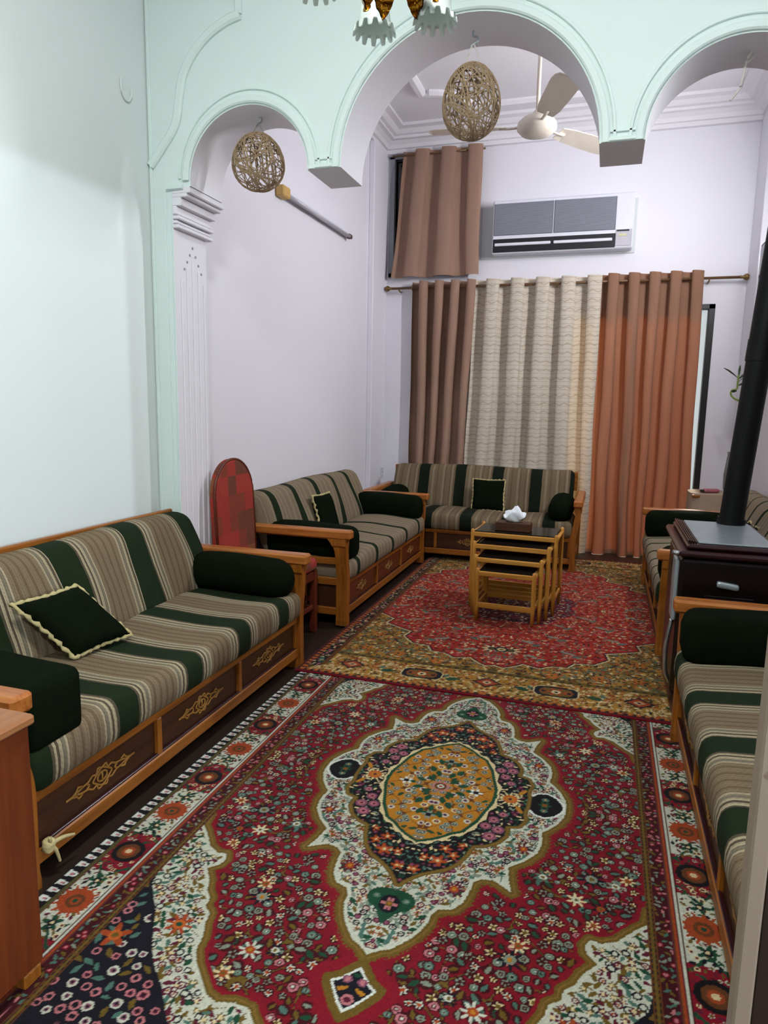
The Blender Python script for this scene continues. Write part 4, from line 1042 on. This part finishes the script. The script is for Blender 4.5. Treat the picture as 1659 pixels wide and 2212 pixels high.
# ------------------------------------------------------------------ ceiling fan
t = thing('ceiling_fan', 'ivory three-blade ceiling fan seen through the middle arch', 'fan', (-.675, 6.0, 0))
MB().tube([(0, 0, 3.88), (0, 0, 4.6)], .016, 12).build('down_rod', M['ivory'], t, smooth=True)
MB().lathe([(.03, 4.50), (.075, 4.56), (.08, 4.60)], n=20).build('canopy', M['ivory'], t, smooth=True)
MB().lathe([(.02, 3.725), (.07, 3.728), (.12, 3.745), (.155, 3.78), (.158, 3.80), (.15, 3.83), (.11, 3.865), (.05, 3.885), (.025, 3.92), (.02, 3.92)], n=32).build('motor', M['ivory'], t, smooth=True)
for a in (-70, 50, 186):
    th = math.radians(a); c, s = math.cos(th), math.sin(th)
    def wp(r, q, z): return (c * r - s * q, s * r + c * q, z)
    sec = [(.24, .060), (.34, .085), (.55, .100), (.78, .108), (.84, .098), (.865, .07)]
    vs = []
    for r, hwid in sec:
        for q, dz in ((-hwid, .018), (hwid, -.018)):
            vs += [wp(r, q, 3.80 + dz), wp(r, q, 3.806 + dz)]
    n = len(sec); fs = [(0, 2, 3, 1), (4 * n - 4, 4 * n - 3, 4 * n - 1, 4 * n - 2)]
    for i in range(n - 1):
        k = 4 * i; fs += [(k, k + 4, k + 6, k + 2), (k + 1, k + 3, k + 7, k + 5), (k, k + 1, k + 5, k + 4), (k + 2, k + 6, k + 7, k + 3)]
    bl = MB().add(vs, fs).build('blade', M['ivory'], t)
    MB().tube([wp(.13, 0, 3.80), wp(.22, 0, 3.795), wp(.30, 0, 3.80)], [.016, .014, .02], 8, flat=.5).build('blade_iron', M['ivory'], bl, smooth=True)

# ------------------------------------------------------------------ woven egg lamps
def egg_mesh():
    R = random.Random(21); m = MB(); ra, rc = .148, .182
    for i in range(50):
        n = Vector((R.gauss(0, 1), R.gauss(0, 1), R.gauss(0, .8))).normalized(); d = R.uniform(-.88, .88)
        a, b_ = frame_of(n); r = math.sqrt(1 - d * d); k = 26
        P = []
        for j in range(k):
            th = 2 * PI * j / k; p = n * d + (a * math.cos(th) + b_ * math.sin(th)) * r
            z = p.z; taper = 1 - .10 * z
            P.append((p.x * ra * taper, p.y * ra * taper, p.z * rc))
        m.tube(P, .0030, 4, True)
    return m
EGG = None
def egg_lamp(label, x, zc, ztop, zs):
    global EGG
    t = thing('woven_pendant_lamp', label, 'pendant lamp', (x, 3.80, zc), 0, 'egg shaped woven twine pendants')
    if EGG is None:
        EGG = egg_mesh().build('woven_shell', M['rope'], t, smooth=True); EGG['kind'] = 'stuff'; o = EGG
    else:
        o = EGG.copy(); col.objects.link(o); o.parent = t
    o.scale = (1, 1, zs); e0 = .168 * zs
    zk = ztop - zc
    for s in (-1, 1): MB().tube(smooth_path([(s * .04, 0, e0), (s * .022, 0, e0 + (zk - e0) * .35), (s * .004, 0, e0 + (zk - e0) * .62)]), .0035, 6).build('cord', M['cord'], t, smooth=True)
    k0 = e0 + (zk - e0) * .60
    MB().tube(smooth_path([(-.012, 0, k0 - .008), (.002, 0, k0 + .004), (.022, 0, k0 + .015), (.02, 0, k0 + .035), (0, 0, k0 + .04), (-.004, 0, k0 + .055), (0, 0, zk)]), .0045, 6).build('hook', M['steel'], t, smooth=True)
    return t
egg_lamp('round woven twine pendant hanging in the left arch', -1.99, 2.952, ZS + .36, .86)
egg_lamp('egg shaped woven twine pendant hanging in the middle arch', -.767, 3.145, ZS + .652, 1.0)
t = thing('loose_wire', 'bare white wire hanging in the right arch', 'wire', (.50, 3.80, 3.0))
MB().tube(smooth_path([(.03, 0, .23), (.01, 0, .19), (.0, 0, .12), (-.012, 0, .07), (-.045, 0, .025)]), .0065, 6).build('cord', M['cord'], t, smooth=True)
MB().tube(smooth_path([(.03, 0, .232), (.04, .01, .21), (.015, .01, .185), (.0, 0, .17)]), .0045, 6).build('strand', M['cord'], t, smooth=True)

# ------------------------------------------------------------------ chandelier
cxx, cyy, zr = -.66, 2.13, 2.755
t = thing('chandelier', 'gold leaf chandelier with frosted glass bell shades at the top', 'chandelier', (cxx, cyy, 0))
MB().tube([(0, 0, 3.02), (0, 0, ZC)], .012, 10).build('stem', M['gold'], t, smooth=True)
MB().lathe([(.03, 4.5), (.07, 4.57), (.07, 4.6)], n=20).build('canopy', M['gold'], t, smooth=True)
MB().lathe([(.004, 2.785), (.02, 2.80), (.012, 2.82), (.035, 2.84), (.05, 2.88), (.03, 2.92), (.05, 2.96), (.02, 3.03)], n=20).build('body', M['gold'], t, smooth=True)
def bell(u, v):
    th = 2 * PI * u; k = v
    r = .040 + .010 * k + .010 * k ** 5
    z = .20 - .190 * k
    fing = max(0, (k - .87) / .13)
    if fing > 0:
        q = max(0, min(1, .5 - 1.4 * math.cos(13 * th)))
        r += .010 * fing * fing * (1 - .4 * q); z += .022 * fing * q
    return (r * math.cos(th), r * math.sin(th), z)
shade_me = None
for a, rad in ((127, .21), (65, .177), (205, .24), (-80, .23), (-40, .22)):
    th = math.radians(a); px, py = rad * math.cos(th), rad * math.sin(th)
    if shade_me is None:
        m = MB(); m.grid(bell, 130, 24, True); m.grid(lambda u, v: (lambda p: (p[0] * .95, p[1] * .95, p[2]))(bell(u, v)), 130, 24, True)
        o = m.build('glass_shade', M['shade'], t, smooth=True); shade_me = o
    else:
        o = shade_me.copy(); col.objects.link(o); o.parent = t
    o.location = (px, py, zr)
    MB().lathe([(.012, .195), (.042, .198), (.044, .21), (.02, .23), (.012, .24)], (px, py, zr), 16).build('cup', M['gold'], t, smooth=True)
    MB().tube(smooth_path([(0, 0, 2.95), (px * .35, py * .35, 2.92), (px * .75, py * .75, 3.0), (px, py, zr + .235)]), .008, 8).build('arm', M['gold'], t, smooth=True)
for a in (20, 75, 130, 165, 245, 305):
    th = math.radians(a); R0 = .035
    def lf(u, v, th=th):
        k = v; w_ = .036 * math.sin(PI * min(1, k * .92 + .06)) ** .8 * (2 * u - 1)
        r = R0 + .075 * math.sin(k * 1.9); z = 2.92 - .155 * k; rid = .012 * (1 - abs(2 * u - 1)) + .003 * math.sin(k * 40)
        return ((r + rid) * math.cos(th) - w_ * math.sin(th), (r + rid) * math.sin(th) + w_ * math.cos(th), z)
    m = MB(); m.grid(lf, 8, 24); m.grid(lambda u, v: (lambda p: (p[0] * .96, p[1] * .96, p[2] + .001))(lf(u, v)), 8, 24)
    m.build('leaf', M['gold'], t, smooth=True)

# ------------------------------------------------------------------ lamps
t = thing('tube_lamp', 'unlit fluorescent tube fixture on the left wall', 'wall lamp', (XL, 5.30, 3.235))
MB().box(0, .035, .02, 1.50, .005, .05, .005).build('batten', M['acwhite'], t)
MB().tube([(.055, .06, .0), (.055, 1.46, .0)], .016, 12).build('tube', M['tubeoff'], t, smooth=True)
MB().box(0, .075, -.06, .07, -.03, .055, .01).build('end_cap', M['woodblock'], t)
MB().box(.03, .075, 1.45, 1.50, -.02, .02, .006).build('end_cap', M['boxw'], t)
MB().tube(smooth_path([(.05, 1.48, .0), (.055, 1.53, .01), (.03, 1.545, .035), (.0, 1.54, .05)]), .008, 8).build('cable', M['boxw'], t, smooth=True)
t = thing('tube_lamp', 'assumed lit fluorescent tube fixture on the right wall beyond the frame', 'wall lamp', (XR, 5.1, 3.40))  # assumed fixture, unseen, carries the side light of the far room
MB().box(-.035, 0, 0, 1.25, -.02, .03, .005).build('batten', M['acwhite'], t)
MB().tube([(-.06, .03, 0), (-.06, 1.22, 0)], .016, 12).build('tube', M['lampw'], t, smooth=True)
t = thing('tube_lamp', 'assumed, unseen lit fluorescent tube fixture on the right wall of the near room', 'wall lamp', (XR, 1.6, 3.45))  # assumed fixture, unseen, for the weak side light on the arch wall
MB().box(-.035, 0, 0, 1.25, -.02, .03, .005).build('batten', M['acwhite'], t)
MB().tube([(-.06, .03, 0), (-.06, 1.22, 0)], .016, 12).build('tube', M['lampw'], t, smooth=True)
t = thing('added_ceiling_lamp', 'added round ceiling lamp, unseen above the viewer, filling the near room with light', 'ceiling lamp', (-.6, .7, ZC))  # fixture added to carry the fill light of the near room
MB().lathe([(.28, -.0), (.29, -.04), (.26, -.07)], n=32).build('base', M['acwhite'], t, smooth=False)
MB().lathe([(.25, -.072), (.24, -.10), (.15, -.12), (.01, -.125)], n=32).build('diffuser', M['lampw'], t, smooth=True)

# ------------------------------------------------------------------ right wall television, corner table, bamboo, small things
t = thing('television', 'black flat television on the right wall behind the flue', 'television', (XR - .006, 6.3, 2.5))
MB().box(-.06, -.0, -.45, .45, -.12, .12, .01).build('bracket', M['black'], t)
MB().box(-.10, -.06, -.85, .85, -.56, .56, .01).build('case', M['black'], t)
MB().box(-.104, -.099, -.82, .82, -.53, .53).build('screen', M['blackgloss'], t)
t = thing('covered_side_table', 'side table under a beige cloth in the far right corner', 'side table', (1.03, 7.42, 0))
def skirt(u, v):
    th = 2 * PI * u; k = v; c, s = math.cos(th), math.sin(th); n_ = 3.2
    rr = 1 / ((abs(c) ** n_ + abs(s) ** n_) ** (1 / n_)); fl = 1 + .05 * k + .035 * k * math.sin(9 * th)
    top = .80 - .62 * max(0, k)
    return (.21 * rr * c * fl, .24 * rr * s * fl, top)
m = MB(); m.grid(skirt, 72, 12, True)
m.grid(lambda u, v: (lambda p: (p[0] * (v), p[1] * (v), .80 + .012 * (1 - v * v)))(skirt(u, 0)), 72, 6, True)
m.build('cloth', M['beige'], t, smooth=True)
MB().lathe([(.02, .02), (.02, .79)], n=10).build('post', M['oakz'], t); MB().box(-.12, .12, -.12, .12, 0.014, .03, .004).build('foot', M['oakx'], t); MB().box(-.195, .195, -.225, .225, .765, .79, .004).build('table_top', M['oakx'], t)
t = thing('remote_control', 'pink and black handset on the beige covered corner table', 'handset', (.98, 7.28, .81), .3)
MB().soft((.03, 0, .02), (.075, .028, .018), .015, .02).build('body', M['pink'], t, smooth=True, weld=True)
MB().soft((-.055, 0, .015), (.02, .02, .012), .010, .01).build('end_button', M['black'], t, smooth=True, weld=True)
t = thing('bamboo_plant', 'lucky bamboo with curled stalk in the far right corner', 'plant', (1.185, 7.50, .815))
MB().lathe([(.035, 0), (.045, .02), (.05, .15), (.035, .30), (.028, .36), (.034, .38)], n=20).build('vase', M['vase'], t, smooth=True)
MB().tube(smooth_path([(.0, 0, .02), (.02, 0, .4), (.035, 0, .72), (.04, 0, .80), (.03, 0, .87), (-.02, 0, .90), (-.05, 0, .935), (-.045, 0, .975), (-.01, 0, .985), (.0, 0, 1.01), (0, 0, 1.12)]), .009, 8).build('stalk', M['stalk'], t, smooth=True)
for a, zz, L_, bend in ((35, 1.08, .16, .09), (150, 1.09, .15, .10), (80, 1.10, .14, .12), (20, 1.02, .13, .05), (-60, 1.05, .12, .06), (200, .97, .06, .0)):
    th = math.radians(a); dx, dy = math.cos(th), math.sin(th) * .6
    def lf(u, v, dx=dx, dy=dy, zz=zz, L_=L_, bend=bend):
        w_ = .016 * math.sin(PI * (v * .94 + .05)) * (2 * u - 1)
        return (dx * L_ * v - dy * w_, dy * L_ * v + dx * w_, zz + bend * v * (1.6 - .6 * v) - abs(w_) * .3 + w_ * .6)
    m = MB(); m.grid(lf, 4, 10); m.grid(lambda u, v: (lambda p: (p[0], p[1] + .002, p[2] - .002))(lf(u, v)), 4, 10); m.build('leaf', M['leaf'], t, smooth=True)
t = thing('wall_socket', 'small pale socket low on the pilaster left of the far sofa', 'socket', (-2.54, 7.93, .78))
MB().box(0, .012, -.04, .04, -.06, .06, .003).build('plate', M['outlet'], t); MB().lathe([(.012, .0115), (.012, .014)], (0, 0, .01), 10, 'x').build('outlet', M['dot'], t)
t = thing('power_plug', 'black plug with thin cable at the corner of the narrow striped sofa', 'plug', (-2.50, 6.70, .87))
MB().soft((0, 0, .03), (.02, .025, .018), .012, .012).build('body', M['black'], t, smooth=True, weld=True)
MB().soft((.01, -.01, -.02), (.018, .02, .016), .012, .012).build('pin_block', M['redwood'], t, smooth=True, weld=True)
MB().tube(smooth_path([(0, .02, .03), (-.04, .12, .02), (-.075, .22, -.06), (-.085, .26, -.16)]), .004, 6).build('cable', M['dot'], t, smooth=True)
t = thing('wall_hook_loop', 'faint plaster coloured loop high on the mint left wall', 'hook', (XL, 3.44, 3.27))
MB().tube([(.006, .045 * math.cos(a), .07 * math.sin(a)) for a in [math.radians(150 + 210 * k / 16) for k in range(17)]], .005, 6).build('loop', M['leftw'], t, smooth=True)
